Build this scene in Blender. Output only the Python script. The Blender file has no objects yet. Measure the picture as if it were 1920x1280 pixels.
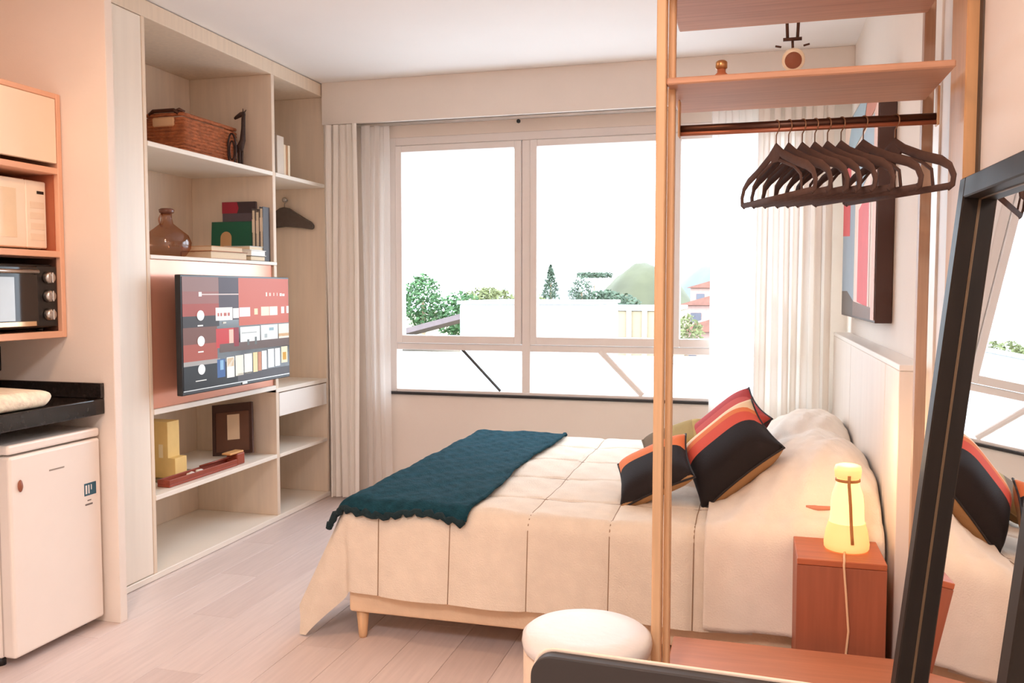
import bpy, bmesh, math, random
from mathutils import Vector, Matrix
random.seed(7)
sc = bpy.context.scene
C = sc.collection
R = math.radians

# ------------------------------------------------------------------ camera
cam_d = bpy.data.cameras.new('camera'); cam = bpy.data.objects.new('camera', cam_d); C.objects.link(cam)
cam.location = (0, 0, 1.30)
cam.rotation_euler = (R(90 - 3.356), 0, R(15.466))
cam_d.sensor_width = 36.0; cam_d.lens = 1620 / 1920 * 36
cam_d.clip_start = 0.05; cam_d.clip_end = 500
sc.camera = cam

# ------------------------------------------------------------------ world, exposure
def lin(c):
    c = c / 255.0
    return c / 12.92 if c <= 0.04045 else ((c + 0.055) / 1.055) ** 2.4
def rgb(r, g, b): return (lin(r), lin(g), lin(b), 1.0)

w = bpy.data.worlds.new('daylight'); sc.world = w; w.use_nodes = True
nt = w.node_tree; nt.nodes.clear()
wo = nt.nodes.new('ShaderNodeOutputWorld'); bg = nt.nodes.new('ShaderNodeBackground')
tc = nt.nodes.new('ShaderNodeTexCoord'); sp = nt.nodes.new('ShaderNodeSeparateXYZ'); rp = nt.nodes.new('ShaderNodeValToRGB')
nt.links.new(tc.outputs['Generated'], sp.inputs[0]); nt.links.new(sp.outputs['Z'], rp.inputs[0])
rp.color_ramp.elements[0].position = 0.0; rp.color_ramp.elements[0].color = (0.76, 0.88, 1.0, 1)
rp.color_ramp.elements[1].position = 0.30; rp.color_ramp.elements[1].color = (0.80, 0.90, 1.0, 1)
nz = nt.nodes.new('ShaderNodeTexNoise'); nz.inputs['Scale'].default_value = 3.0
mp = nt.nodes.new('ShaderNodeMapping'); mp.inputs['Scale'].default_value = (1, 1, 7)
nt.links.new(tc.outputs['Generated'], mp.inputs[0]); nt.links.new(mp.outputs[0], nz.inputs['Vector'])
cr = nt.nodes.new('ShaderNodeValToRGB'); cr.color_ramp.elements[0].position = 0.38; cr.color_ramp.elements[0].color = (0.80, 0.90, 0.97, 1)
cr.color_ramp.elements[1].position = 0.55; cr.color_ramp.elements[1].color = (1, 1, 1, 1)
nt.links.new(nz.outputs['Fac'], cr.inputs[0])
mx = nt.nodes.new('ShaderNodeMixRGB'); mx.blend_type = 'MULTIPLY'; mx.inputs[0].default_value = 0.6
nt.links.new(rp.outputs[0], mx.inputs[1]); nt.links.new(cr.outputs[0], mx.inputs[2])
nt.links.new(mx.outputs[0], bg.inputs[0]); bg.inputs[1].default_value = 7.4
nt.links.new(bg.outputs[0], wo.inputs[0])
vs = sc.view_settings
sc.display_settings.display_device = 'sRGB'
vs.view_transform = 'Standard'; vs.look = 'None'; vs.gamma = 1.0; vs.use_curve_mapping = False
vs.exposure = 0.27
sc.cycles.max_bounces = 10; sc.cycles.diffuse_bounces = 6; sc.cycles.glossy_bounces = 5; sc.cycles.transparent_max_bounces = 12
sc.cycles.transmission_bounces = 6; sc.cycles.sample_clamp_indirect = 6.0
sc.cycles.caustics_reflective = False; sc.cycles.caustics_refractive = False

# a light portal in the window opening: helps the sampler find the sky, emits nothing itself
pl = bpy.data.lights.new('window_portal', 'AREA'); pl.shape = 'RECTANGLE'; pl.size = 2.6; pl.size_y = 1.65; pl.cycles.is_portal = True
po = bpy.data.objects.new('window_portal', pl); C.objects.link(po); po.location = (-0.90, 5.25, 1.47); po.rotation_euler = (R(-90), 0, 0)

# ------------------------------------------------------------------ helpers
MATS = {}
def mat(name, c, rough=0.55, metal=0.0, var=0.06, scale=8.0, stretch=(1, 1, 1), bump=0.0, bscale=None, emit=None, estr=0.0, trans=0.0, coat=0.0, spec=0.5):
    if name in MATS: return MATS[name]
    m = bpy.data.materials.new(name); m.use_nodes = True; MATS[name] = m
    n = m.node_tree; b = n.nodes['Principled BSDF']
    b.inputs['Roughness'].default_value = rough; b.inputs['Metallic'].default_value = metal
    b.inputs['Specular IOR Level'].default_value = spec
    if coat: b.inputs['Coat Weight'].default_value = coat; b.inputs['Coat Roughness'].default_value = 0.08
    if trans: b.inputs['Transmission Weight'].default_value = trans
    t = n.nodes.new('ShaderNodeTexCoord'); mpn = n.nodes.new('ShaderNodeMapping'); mpn.inputs['Scale'].default_value = stretch
    n.links.new(t.outputs['Object'], mpn.inputs[0])
    ns = n.nodes.new('ShaderNodeTexNoise'); ns.inputs['Scale'].default_value = scale; ns.inputs['Detail'].default_value = 4
    n.links.new(mpn.outputs[0], ns.inputs['Vector'])
    r = n.nodes.new('ShaderNodeValToRGB')
    r.color_ramp.elements[0].position = 0.3; r.color_ramp.elements[1].position = 0.7
    r.color_ramp.elements[0].color = tuple(v * (1 - var) for v in c[:3]) + (1,)
    r.color_ramp.elements[1].color = tuple(min(1, v * (1 + var)) for v in c[:3]) + (1,)
    n.links.new(ns.outputs['Fac'], r.inputs[0]); n.links.new(r.outputs[0], b.inputs['Base Color'])
    if bump:
        n2 = n.nodes.new('ShaderNodeTexNoise'); n2.inputs['Scale'].default_value = bscale or scale * 6; n2.inputs['Detail'].default_value = 3
        n.links.new(mpn.outputs[0], n2.inputs['Vector'])
        bp = n.nodes.new('ShaderNodeBump'); bp.inputs['Strength'].default_value = bump; bp.inputs['Distance'].default_value = 0.01
        n.links.new(n2.outputs['Fac'], bp.inputs['Height']); n.links.new(bp.outputs[0], b.inputs['Normal'])
    if emit: b.inputs['Emission Color'].default_value = emit; b.inputs['Emission Strength'].default_value = estr
    return m

def ramp_mat(name, axis, stops, rough=0.8, back=None, bump=0.25):
    """fabric with sewn colour bands along one object axis; back = colour of the reverse side (local z < 0)"""
    m = bpy.data.materials.new(name); m.use_nodes = True; n = m.node_tree; b = n.nodes['Principled BSDF']
    b.inputs['Roughness'].default_value = rough; b.inputs['Specular IOR Level'].default_value = 0.2
    t = n.nodes.new('ShaderNodeTexCoord'); s = n.nodes.new('ShaderNodeSeparateXYZ'); n.links.new(t.outputs['Object'], s.inputs[0])
    a = n.nodes.new('ShaderNodeMath'); a.operation = 'MULTIPLY_ADD'; a.inputs[1].default_value = 2.0; a.inputs[2].default_value = 0.5
    n.links.new(s.outputs[axis], a.inputs[0])
    r = n.nodes.new('ShaderNodeValToRGB'); r.color_ramp.interpolation = 'CONSTANT'
    r.color_ramp.elements[0].position = 0; r.color_ramp.elements[0].color = stops[0][1]
    r.color_ramp.elements[1].position = stops[1][0]; r.color_ramp.elements[1].color = stops[1][1]
    for p, c in stops[2:]:
        e = r.color_ramp.elements.new(p); e.color = c
    n.links.new(a.outputs[0], r.inputs[0]); out = r.outputs[0]
    if back:
        g = n.nodes.new('ShaderNodeMath'); g.operation = 'LESS_THAN'; g.inputs[1].default_value = -0.004; n.links.new(s.outputs['Z'], g.inputs[0])
        mm = n.nodes.new('ShaderNodeMixRGB'); mm.inputs[2].default_value = back; n.links.new(g.outputs[0], mm.inputs[0]); n.links.new(out, mm.inputs[1]); out = mm.outputs[0]
    n.links.new(out, b.inputs['Base Color'])
    ns = n.nodes.new('ShaderNodeTexNoise'); ns.inputs['Scale'].default_value = 260; n.links.new(t.outputs['Object'], ns.inputs['Vector'])
    bp = n.nodes.new('ShaderNodeBump'); bp.inputs['Strength'].default_value = bump; bp.inputs['Distance'].default_value = 0.004
    n.links.new(ns.outputs['Fac'], bp.inputs['Height']); n.links.new(bp.outputs[0], b.inputs['Normal'])
    return m

def thin_glass(name, tint=(1, 1, 1, 1), refl=0.05):
    m = bpy.data.materials.new(name); m.use_nodes = True; n = m.node_tree; n.nodes.clear()
    o = n.nodes.new('ShaderNodeOutputMaterial'); t = n.nodes.new('ShaderNodeBsdfTransparent'); t.inputs[0].default_value = tint
    g = n.nodes.new('ShaderNodeBsdfGlossy'); g.inputs['Roughness'].default_value = 0.02
    x = n.nodes.new('ShaderNodeMixShader'); x.inputs[0].default_value = refl
    n.links.new(t.outputs[0], x.inputs[1]); n.links.new(g.outputs[0], x.inputs[2]); n.links.new(x.outputs[0], o.inputs[0])
    return m

def sheer(name, c, transp=0.25, transl=0.5):
    m = bpy.data.materials.new(name); m.use_nodes = True; n = m.node_tree; n.nodes.clear()
    o = n.nodes.new('ShaderNodeOutputMaterial'); d = n.nodes.new('ShaderNodeBsdfDiffuse'); tl = n.nodes.new('ShaderNodeBsdfTranslucent'); tp = n.nodes.new('ShaderNodeBsdfTransparent')
    tc = n.nodes.new('ShaderNodeTexCoord'); ns = n.nodes.new('ShaderNodeTexNoise'); ns.inputs['Scale'].default_value = 40; mp = n.nodes.new('ShaderNodeMapping'); mp.inputs['Scale'].default_value = (1, 1, .1)
    r = n.nodes.new('ShaderNodeValToRGB'); r.color_ramp.elements[0].color = tuple(v * .95 for v in c[:3]) + (1,); r.color_ramp.elements[1].color = c
    n.links.new(tc.outputs['Object'], mp.inputs[0]); n.links.new(mp.outputs[0], ns.inputs['Vector']); n.links.new(ns.outputs[0], r.inputs[0])
    n.links.new(r.outputs[0], d.inputs[0]); n.links.new(r.outputs[0], tl.inputs[0])
    a = n.nodes.new('ShaderNodeMixShader'); a.inputs[0].default_value = transl; b = n.nodes.new('ShaderNodeMixShader'); b.inputs[0].default_value = transp
    n.links.new(d.outputs[0], a.inputs[1]); n.links.new(tl.outputs[0], a.inputs[2]); n.links.new(a.outputs[0], b.inputs[1]); n.links.new(tp.outputs[0], b.inputs[2]); n.links.new(b.outputs[0], o.inputs[0])
    return m

def link(name, me, m=None, parent=None, loc=None, rot=None, smooth=False):
    o = bpy.data.objects.new(name, me); C.objects.link(o)
    if m is not None:
        for k in (m if isinstance(m, (list, tuple)) else [m]): me.materials.append(k)
    if parent: o.parent = parent
    if loc is not None: o.location = loc
    if rot is not None: o.rotation_euler = rot
    if smooth:
        for p in me.polygons: p.use_smooth = True
    return o
def fin(bm, name):
    me = bpy.data.meshes.new(name); bmesh.ops.recalc_face_normals(bm, faces=bm.faces[:]); bm.to_mesh(me); bm.free(); return me

def addbox(bm, x0, x1, y0, y1, z0, z1, bev=0.0, seg=2):
    x0, x1 = min(x0, x1), max(x0, x1); y0, y1 = min(y0, y1), max(y0, y1); z0, z1 = min(z0, z1), max(z0, z1)
    r = bmesh.ops.create_cube(bm, size=1.0)
    for v in r['verts']:
        v.co = Vector(((x0 + x1) / 2 + v.co.x * (x1 - x0), (y0 + y1) / 2 + v.co.y * (y1 - y0), (z0 + z1) / 2 + v.co.z * (z1 - z0)))
    if bev > 0:
        es = set(e for v in r['verts'] for e in v.link_edges)
        bmesh.ops.bevel(bm, geom=list(es), offset=bev, segments=seg, profile=0.5, affect='EDGES')
def box(name, x0, x1, y0, y1, z0, z1, m, parent=None, bev=0.002, seg=1, loc=None, rot=None):
    bm = bmesh.new(); addbox(bm, x0, x1, y0, y1, z0, z1, bev, seg)
    return link(name, fin(bm, name), m, parent, loc, rot)
def boxes(name, lst, m, parent=None, bev=0.002, loc=None, rot=None):
    bm = bmesh.new()
    for b in lst: addbox(bm, *b, bev=bev, seg=1)
    return link(name, fin(bm, name), m, parent, loc, rot)

def lathe_bm(bm, prof, seg=28, cx=0, cy=0, cz=0, cap=True):
    rings = []
    for r, z in prof:
        rings.append([bm.verts.new((cx + max(r, 1e-4) * math.cos(2 * math.pi * k / seg), cy + max(r, 1e-4) * math.sin(2 * math.pi * k / seg), cz + z)) for k in range(seg)])
    for a, b in zip(rings, rings[1:]):
        for k in range(seg): bm.faces.new((a[k], a[(k + 1) % seg], b[(k + 1) % seg], b[k]))
    if cap:
        bm.faces.new(rings[0][::-1]); bm.faces.new(rings[-1])
def lathe(name, prof, m, parent=None, seg=28, loc=None, rot=None, cap=True):
    bm = bmesh.new(); lathe_bm(bm, prof, seg, cap=cap)
    o = link(name, fin(bm, name), m, parent, loc, rot, smooth=True)
    return o
def tube_bm(bm, pts, rad, seg=8, closed=False, flat=1.0):
    pts = [Vector(p) for p in pts]; n = len(pts); rings = []
    prev = None
    for i, p in enumerate(pts):
        if closed: t = pts[(i + 1) % n] - pts[i - 1]
        else: t = pts[min(i + 1, n - 1)] - pts[max(i - 1, 0)]
        t.normalize()
        if prev is None:
            a = Vector((0, 0, 1)) if abs(t.z) < .9 else Vector((1, 0, 0))
            u = t.cross(a).normalized()
        else:
            u = (prev - t * prev.dot(t)).normalized()
        prev = u; v = t.cross(u)
        r = rad[i] if isinstance(rad, (list, tuple)) else rad
        rings.append([bm.verts.new(p + (u * math.cos(2 * math.pi * k / seg) * flat + v * math.sin(2 * math.pi * k / seg)) * r) for k in range(seg)])
    for i in range(n if closed else n - 1):
        a, b = rings[i], rings[(i + 1) % n]
        for k in range(seg): bm.faces.new((a[k], a[(k + 1) % seg], b[(k + 1) % seg], b[k]))
    if not closed:
        bm.faces.new(rings[0][::-1]); bm.faces.new(rings[-1])
def tube(name, pts, rad, m, parent=None, seg=8, closed=False, flat=1.0, loc=None, rot=None):
    bm = bmesh.new(); tube_bm(bm, pts, rad, seg, closed, flat)
    return link(name, fin(bm, name), m, parent, loc, rot, smooth=True)
def prism(name, poly, h0, h1, m, parent=None, axis='z', bev=0.0, loc=None, rot=None):
    bm = bmesh.new()
    def P(a, b, h): return {'z': (a, b, h), 'y': (a, h, b), 'x': (h, a, b)}[axis]
    f0 = [bm.verts.new(P(a, b, h0)) for a, b in poly]; f1 = [bm.verts.new(P(a, b, h1)) for a, b in poly]; n = len(poly)
    bm.faces.new(f0); bm.faces.new(f1[::-1])
    for i in range(n): bm.faces.new((f0[i], f0[(i + 1) % n], f1[(i + 1) % n], f1[i]))
    bmesh.ops.recalc_face_normals(bm, faces=bm.faces[:])
    if bev: bmesh.ops.bevel(bm, geom=bm.edges[:], offset=bev, segments=2, profile=.5, affect='EDGES')
    return link(name, fin(bm, name), m, parent, loc, rot)
def grid(name, fn, nu, nv, m, parent=None, thick=0.0, smooth=True, loc=None, rot=None):
    vs_ = [fn(i / nu, j / nv) for j in range(nv + 1) for i in range(nu + 1)]
    fs = [(j * (nu + 1) + i, j * (nu + 1) + i + 1, (j + 1) * (nu + 1) + i + 1, (j + 1) * (nu + 1) + i) for j in range(nv) for i in range(nu)]
    me = bpy.data.meshes.new(name); me.from_pydata(vs_, [], fs); me.update()
    o = link(name, me, m, parent, loc, rot, smooth=smooth)
    if thick:
        s = o.modifiers.new('thickness', 'SOLIDIFY'); s.thickness = thick; s.offset = -1
    return o
def empty(name, loc=(0, 0, 0), rot=None):
    o = bpy.data.objects.new(name, None); C.objects.link(o); o.location = loc
    o.empty_display_size = 0.1
    if rot is not None: o.rotation_euler = rot
    return o
def tag(o, label, cat, group=None):
    o['label'] = label; o['category'] = cat
    if group: o['group'] = group
    return o
def struct(o, label=None, cat=None):
    o['kind'] = 'structure'
    if label: o['label'] = label
    if cat: o['category'] = cat
    return o
def copy_tree(o, parent=None):
    c = o.copy(); C.objects.link(c); c.parent = parent
    for ch in list(o.children): copy_tree(ch, c)
    return c
def noise2(x, y, s=0):
    return (math.sin(x * 7.1 + s) * math.cos(y * 5.3 + 1.7 * s) + .5 * math.sin(x * 15.7 - y * 11.3 + s * 2.3) + .3 * math.sin(x * 31 + y * 27 + s))

# ------------------------------------------------------------------ materials
M_wall = mat('warm_white_paint', rgb(240, 230, 220), .75, var=.02, scale=3, bump=.04, bscale=120)
M_ceil = mat('ceiling_paint', rgb(244, 240, 236), .8, var=.015, scale=2)
M_white = mat('white_lacquer', rgb(245, 240, 234), .35, var=.015, scale=3)
M_pvc = mat('white_window_frame', rgb(240, 234, 230), .4, var=.02, scale=4)
M_cab = mat('pale_oak_laminate', rgb(232, 214, 192), .5, var=.05, scale=3, stretch=(14, 14, .8))
M_cabin = mat('sand_laminate', rgb(230, 212, 192), .55, var=.05, scale=3, stretch=(10, 10, .8))
M_cabw = mat('cream_shelf_edge', rgb(242, 234, 222), .45, var=.03, scale=3)
M_kit = mat('cream_kitchen_laminate', rgb(250, 232, 208), .4, var=.03, scale=3)
M_kitframe = mat('apricot_kitchen_laminate', rgb(236, 186, 156), .5, var=.04, scale=4)
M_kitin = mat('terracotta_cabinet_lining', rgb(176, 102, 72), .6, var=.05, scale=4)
M_black = mat('black_stone', rgb(38, 32, 30), .12, var=.3, scale=60)
M_blackpl = mat('black_plastic', rgb(26, 24, 24), .3, var=.1)
M_dark = mat('charcoal_velvet', rgb(58, 48, 44), .7, var=.12, scale=40)
M_fridge = mat('white_enamel', rgb(246, 238, 230), .3, var=.01)
M_pine = mat('light_pine', rgb(218, 176, 134), .5, var=.10, scale=5, stretch=(18, 18, .7))
M_pineh = mat('pine_board', rgb(198, 148, 118), .55, var=.10, scale=5, stretch=(.8, 16, 16))
M_terra = mat('terracotta_wood', rgb(190, 104, 66), .5, var=.10, scale=4, stretch=(1, 14, 1))
M_metal = mat('brushed_steel', rgb(190, 185, 180), .3, 1.0, var=.05)
M_bronze = mat('dark_bronze', rgb(92, 62, 50), .35, .8, var=.1)
M_floor = [mat('floor_laminate_%d' % k, rgb(*c), .38, var=.06, scale=4, stretch=(16, 1, 1), bump=.05, bscale=30) for k, c in enumerate(((220, 206, 202), (216, 201, 197), (223, 209, 205), (213, 198, 194)))]
M_joint = mat('floor_joint', rgb(204, 188, 182), .6)
M_quilt = mat('cream_linen', rgb(232, 218, 200), .85, var=.04, scale=20, bump=.35, bscale=220, spec=.2)
M_sheet = mat('pale_linen', rgb(240, 228, 214), .85, var=.03, scale=14, bump=.25, bscale=200, spec=.2)
M_teal = mat('teal_wool', rgb(30, 68, 80), .95, var=.25, scale=30, bump=.8, bscale=160, spec=.1)
M_glass = thin_glass('window_glass')
M_mirror = mat('mirror_silver', (.93, .94, .94, 1), .01, 1.0, var=0)
M_copper = mat('copper_glossy_panel', rgb(224, 158, 132), .22, .35, var=.03, scale=2)
M_sheer = sheer('sheer_curtain', rgb(252, 248, 244), .30, .45)
M_curt = sheer('linen_curtain', rgb(253, 247, 239), .02, .18)

# ------------------------------------------------------------------ room shell
ZC = 2.57
XL, XR, YB, YW = -3.10, 0.50, -2.2, 5.0
fl = struct(box('floor', XL, XR, YB, YW, -.12, -.012, M_joint, bev=0))
pw, plen = .1895, 1.25
plank_me = []
for k in range(4):
    bm = bmesh.new(); addbox(bm, 0, pw - .0012, 0, plen - .0012, -.012, 0, .0006, 1); me = fin(bm, 'plank'); me.materials.append(M_floor[k]); plank_me.append(me)
ncol = int((XR - XL) / pw)
for i in range(ncol):
    off = (i * .47) % plen
    y = YB - off
    while y < YW:
        y0, y1 = max(y, YB), min(y + plen, YW)
        if y1 - y0 > .05:
            o = bpy.data.objects.new('plank', random.choice(plank_me)); C.objects.link(o); o.parent = fl
            o.location = (XL + i * pw, y0, 0); o.scale = (1, (y1 - y0) / plen, 1)
        y += plen
struct(box('ceiling', XL, XR, YB, YW, ZC, ZC + .12, M_ceil, bev=0))
struct(box('wall_left', XL - .12, XL, YB, YW + .15, -.12, ZC + .12, M_wall, bev=0))
struct(box('wall_right', XR, XR + .12, YB, YW + .15, -.12, ZC + .12, M_wall, bev=0))
struct(box('wall_back', XL, XR, YB - .12, YB, -.12, ZC + .12, M_wall, bev=0))
WX0, WX1, WZ0, WZ1 = -2.19, 0.36, .67, 2.24
struct(boxes('wall_window', [(XL, WX0, YW, YW + .15, -.12, ZC + .12), (WX1, XR, YW, YW + .15, -.12, ZC + .12), (WX0, WX1, YW, YW + .15, -.12, WZ0), (WX0, WX1, YW, YW + .15, WZ1, ZC + .12)], M_wall, bev=0))
struct(box('trim_1', -2.56, XR, 4.87, YW, 2.315, ZC, M_wall, bev=.002))            # curtain bulkhead
struct(box('trim_2', WX0, WX1, YW - .02, YW + .08, WZ0 - .014, WZ0 + .002, mat('dark_sill', rgb(40, 36, 36), .4), bev=.002))
# side stub between kitchen and shelving
struct(box('trim_3', XL, -2.36, 2.785, 2.825, 0, ZC, M_wall, bev=.002))
# right wall vertical casings beyond the rack
struct(box('trim_4', XR - .012, XR, 2.62, 2.72, 0, ZC, M_white, bev=.002))
struct(box('trim_5', XR - .03, XR, 2.24, 2.40, 0, ZC, mat('tan_casing', rgb(222, 172, 122), .5, var=.06, stretch=(10, 10, .6)), bev=.003))
struct(box('trim_6', XR - .006, XR, 2.40, 2.62, 0, ZC, mat('pale_casing', rgb(236, 228, 222), .5, var=.02), bev=.001))
struct(box('trim_7', XR - .004, XR, 2.21, 2.24, 0, ZC, mat('dark_groove', rgb(96, 82, 70), .7), bev=0))

# ------------------------------------------------------------------ window
win = struct(empty('window_1', (0, YW + .05, WZ0)))
def wb(name, lst, m, parent, bev=.003):
    o = boxes(name, [(a, b, c + YW, d + YW, e, f) for a, b, c, d, e, f in lst], m, None, bev); o.parent = parent
    o.matrix_parent_inverse = Matrix.Translation(-Vector((0, YW + .05, WZ0))); return o
wb('window_frame', [(WX0, WX0 + .06, .0, .09, WZ0, WZ1), (WX1 - .06, WX1, .0, .09, WZ0, WZ1), (WX0 + .06, WX1 - .06, 0, .09, WZ1 - .05, WZ1), (WX0 + .06, WX1 - .06, 0, .09, WZ0, WZ0 + .02),
                    (WX0 + .06, WX1 - .06, .01, .08, .935, .975)], M_pvc, win)
for xm in (-1.298, -.462): wb('mullion', [(xm - .026, xm + .026, .005, .085, WZ0 + .02, WZ1 - .05)], M_pvc, win)
cols = [(WX0 + .062, -1.326), (-1.27, -.49), (-.434, WX1 - .062)]
def sub(name, parent, x0, x1, y0, y1, z0, z1, m, bev=.001):
    o = box(name, x0, x1, YW + y0, YW + y1, z0, z1, m, None, bev); o.parent = parent
    o.matrix_parent_inverse = Matrix.Translation(-Vector((0, YW + .05, WZ0))); return o
for i, (a, b) in enumerate(cols):
    s = wb('sash', [(a, a + .042, -.012, .05, .978, 2.187), (b - .042, b, -.012, .05, .978, 2.187), (a + .042, b - .042, -.012, .05, 2.147, 2.187), (a + .042, b - .042, -.012, .05, .978, 1.026)], M_pvc, win)
    sub('pane', s, a + .042, b - .042, .018, .022, 1.026, 2.147, M_glass, 0)
    sub('pane', win, a - .002, b + .002, .038, .042, WZ0 + .02, .935, M_glass, 0)
    # sash handle
    hx = (a + b) / 2 + (.06 if i == 0 else .05)
    sub('latch', s, hx - .012, hx + .012, -.03, -.012, 1.005, 1.035, M_blackpl)
    sub('latch_plate', s, hx + .016, hx + .09, -.018, -.012, 1.0, 1.04, M_pvc)
for hx, wd, m, dx in ((-1.71, .009, M_blackpl, .25), (-.85, .019, M_pvc, .25)):
    bm = bmesh.new(); tube_bm(bm, [(hx, 5.018, .945), (hx + dx, 5.014, .692)], wd, 8, flat=.5 if wd > .01 else .8)
    o = link('stay', fin(bm, 'stay'), m); o.parent = win; o.matrix_parent_inverse = Matrix.Translation(-Vector((0, YW + .05, WZ0)))

# curtain track
trk = tag(box('curtain_track', -2.55, .42, 4.90, 4.925, 2.297, 2.314, M_metal, bev=.002), 'slim grey curtain track under the plaster bulkhead above the window', 'curtain rail')

def curtain(name, x0, x1, y, z0, z1, npl, amp, m, seed, label, cat='curtain', group=None):
    rnd = random.Random(seed); ph = [rnd.uniform(-.5, .5) for _ in range(npl + 2)]
    def fn(u, v):
        k = u * npl; i = int(min(k, npl - 1)); t = k
        a = amp * (1 + .35 * math.sin(t * 1.3 + seed)) * (0.55 + .45 * (1 - v))
        yy = y + a * math.sin(2 * math.pi * t + .6 * math.sin(t * 2.1 + seed)) + .012 * math.sin(v * 5 + t)
        xx = x0 + (x1 - x0) * u + .010 * math.sin(4 * math.pi * t + seed) + .012 * (1 - v) * math.sin(t * 1.7 + seed)
        return (xx, yy, z0 + (z1 - z0) * v)
    o = grid(name, fn, npl * 14, 24, m); tag(o, label, cat, group)
    hem = grid('hem', lambda u, v: tuple(Vector(fn(u, .955 + .045 * v)) + Vector((0, -.003, 0))), npl * 14, 2, m, o)
    return o
curtain('curtain', -2.535, -2.315, 4.84, .02, 2.305, 5, .022, M_curt, 1, 'gathered cream linen curtain next to the shelving unit')
curtain('curtain', -2.315, -2.14, 4.90, .02, 2.300, 3, .014, M_sheer, 2, 'sheer white curtain overlapping the left edge of the window')
curtain('curtain', -.22, .06, 4.90, .02, 2.300, 4, .014, M_sheer, 3, 'sheer white curtain hanging behind the hangers over the window')
curtain('curtain', .03, .40, 4.83, .02, 2.305, 7, .026, M_curt, 4, 'gathered cream linen curtain in the corner beside the picture')
tag(lathe('curtain_stop', [(.004, 0), (.011, .004), (.012, .016), (.006, .022)], M_blackpl, loc=(-1.32, 4.912, 2.272), seg=12), 'small black knob hanging below the curtain track', 'knob')

# ------------------------------------------------------------------ shelving unit
XF = -2.565   # front plane
su = tag(empty('shelving_unit', (-2.8, 3.9, 0)), 'pale oak built-in wall shelving with open bays along the left wall', 'shelving')
def sb(name, x0, x1, y0, y1, z0, z1, m, parent=su, bev=.002):
    o = box(name, x0 + 2.8, x1 + 2.8, y0 - 3.9, y1 - 3.9, z0, z1, m, parent, bev); return o
XB = -3.095
sb('back_panel', XB, XB + .01, 2.83, 4.925, .03, 2.49, M_cabin)
sb('side_panel', XB + .01, XF, 4.902, 4.925, .03, 2.49, M_cabin)
sb('side_panel', XB + .01, XF, 3.248, 3.270, .03, 2.49, M_cab)
sb('side_panel', XB + .01, XF - .02, 2.83, 2.85, .03, 2.49, M_cab)
sb('divider', XB + .01, XF, 4.300, 4.330, .03, 1.442, M_cabin)
sb('divider', XB + .01, XF, 4.300, 4.330, 1.460, 2.49, M_cabin)
sb('top_board', XB, XF, 2.83, 4.925, 2.49, 2.565, M_cab)
sb('base_board', XB, XF + .004, 2.83, 4.925, .002, .03, M_cabw)
sb('shelf', XB + .01, XF + .002, 3.27, 4.30, 1.936, 1.958, M_cabw)
sb('shelf', XB + .01, XF + .002, 4.33, 4.902, 1.936, 1.958, M_cabw)
sb('shelf', XB + .01, XF + .002, 3.27, 4.33, 1.442, 1.460, M_cabw)
sb('shelf', XB + .01, XF + .002, 3.27, 4.30, .745, .770, M_cabw)
sb('shelf', XB + .01, XF + .002, 4.30, 4.902, .728, .752, M_cabw)
sb('shelf', XB + .01, XF + .002, 3.27, 4.30, .358, .380, M_cabw)
sb('shelf', XB + .01, XF + .002, 4.33, 4.902, .356, .376, M_cabw)
d = sb('drawer', XF - .45, XF, 4.335, 4.897, .590, .722, M_white)
sb('drawer_gap', XF - .02, XF - .004, 4.335, 4.897, .7225, .7275, mat('shadow_gap', rgb(120, 95, 75), .8), d, 0)
sb('cabinet_door', XF - .02, XF, 2.852, 3.244, .034, 2.486, mat('cream_door', rgb(244, 234, 220), .45, var=.03, scale=3, stretch=(8, 8, .6)))
sb('glossy_panel', XF - .03, XF - .012, 3.27, 4.30, .770, 1.442, M_copper)
kn = lathe('hook_knob', [(.006, 0), (.006, .02), (.014, .026), (.015, .036), (.008, .042)], M_metal, su, 16, (-2.825 + 2.8, 4.902 - 3.9, 1.868), (R(90), 0, 0))

# television
tv = tag(empty('television', (-2.45, 3.78, .828)), 'flat screen television showing tiled menus in front of the copper panel', 'television')
box('housing', -.025, .004, -.468, .468, 0, .545, M_blackpl, tv, .004, 2)
box('rear_box', -.055, -.025, -.28, .28, .06, .40, M_blackpl, tv, .006)
box('wall_arm', -.125, -.055, -.05, .05, .18, .30, M_blackpl, tv, .004)
scr = box('screen', .004, .006, -.458, .458, .022, .536, mat('screen_glass', rgb(34, 32, 34), .12, emit=rgb(62, 58, 60), estr=.6), tv, 0)
TILE = {}
def tilemat(c, s=.72):
    k = (c, s)
    if k not in TILE: TILE[k] = mat('screen_colour_%d_%d_%d' % c, tuple(v * .2 for v in rgb(*c)[:3]) + (1,), .3, emit=rgb(*c), estr=s, var=0, spec=.15)
    return TILE[k]
W_, H_ = .916, .514
def tiles(name, lst, parent, lift):
    vs_, fs, ms, mi = [], [], [], []
    for i, (u0, u1, v0, v1, c) in enumerate(lst):
        y0, y1 = -.458 + u0 * W_, -.458 + u1 * W_; z1, z0 = .536 - v0 * H_, .536 - v1 * H_; k = len(vs_); x = .006 + lift + i * .00003
        vs_ += [(x, y0, z0), (x, y1, z0), (x, y1, z1), (x, y0, z1)]; fs.append((k, k + 1, k + 2, k + 3))
        m = tilemat(c)
        if m not in ms: ms.append(m)
        mi.append(ms.index(m))
    me = bpy.data.meshes.new(name); me.from_pydata(vs_, [], fs); me.update(); o = link(name, me, ms, parent)
    for p, q in zip(me.polygons, mi): p.material_index = q
    return o
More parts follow.
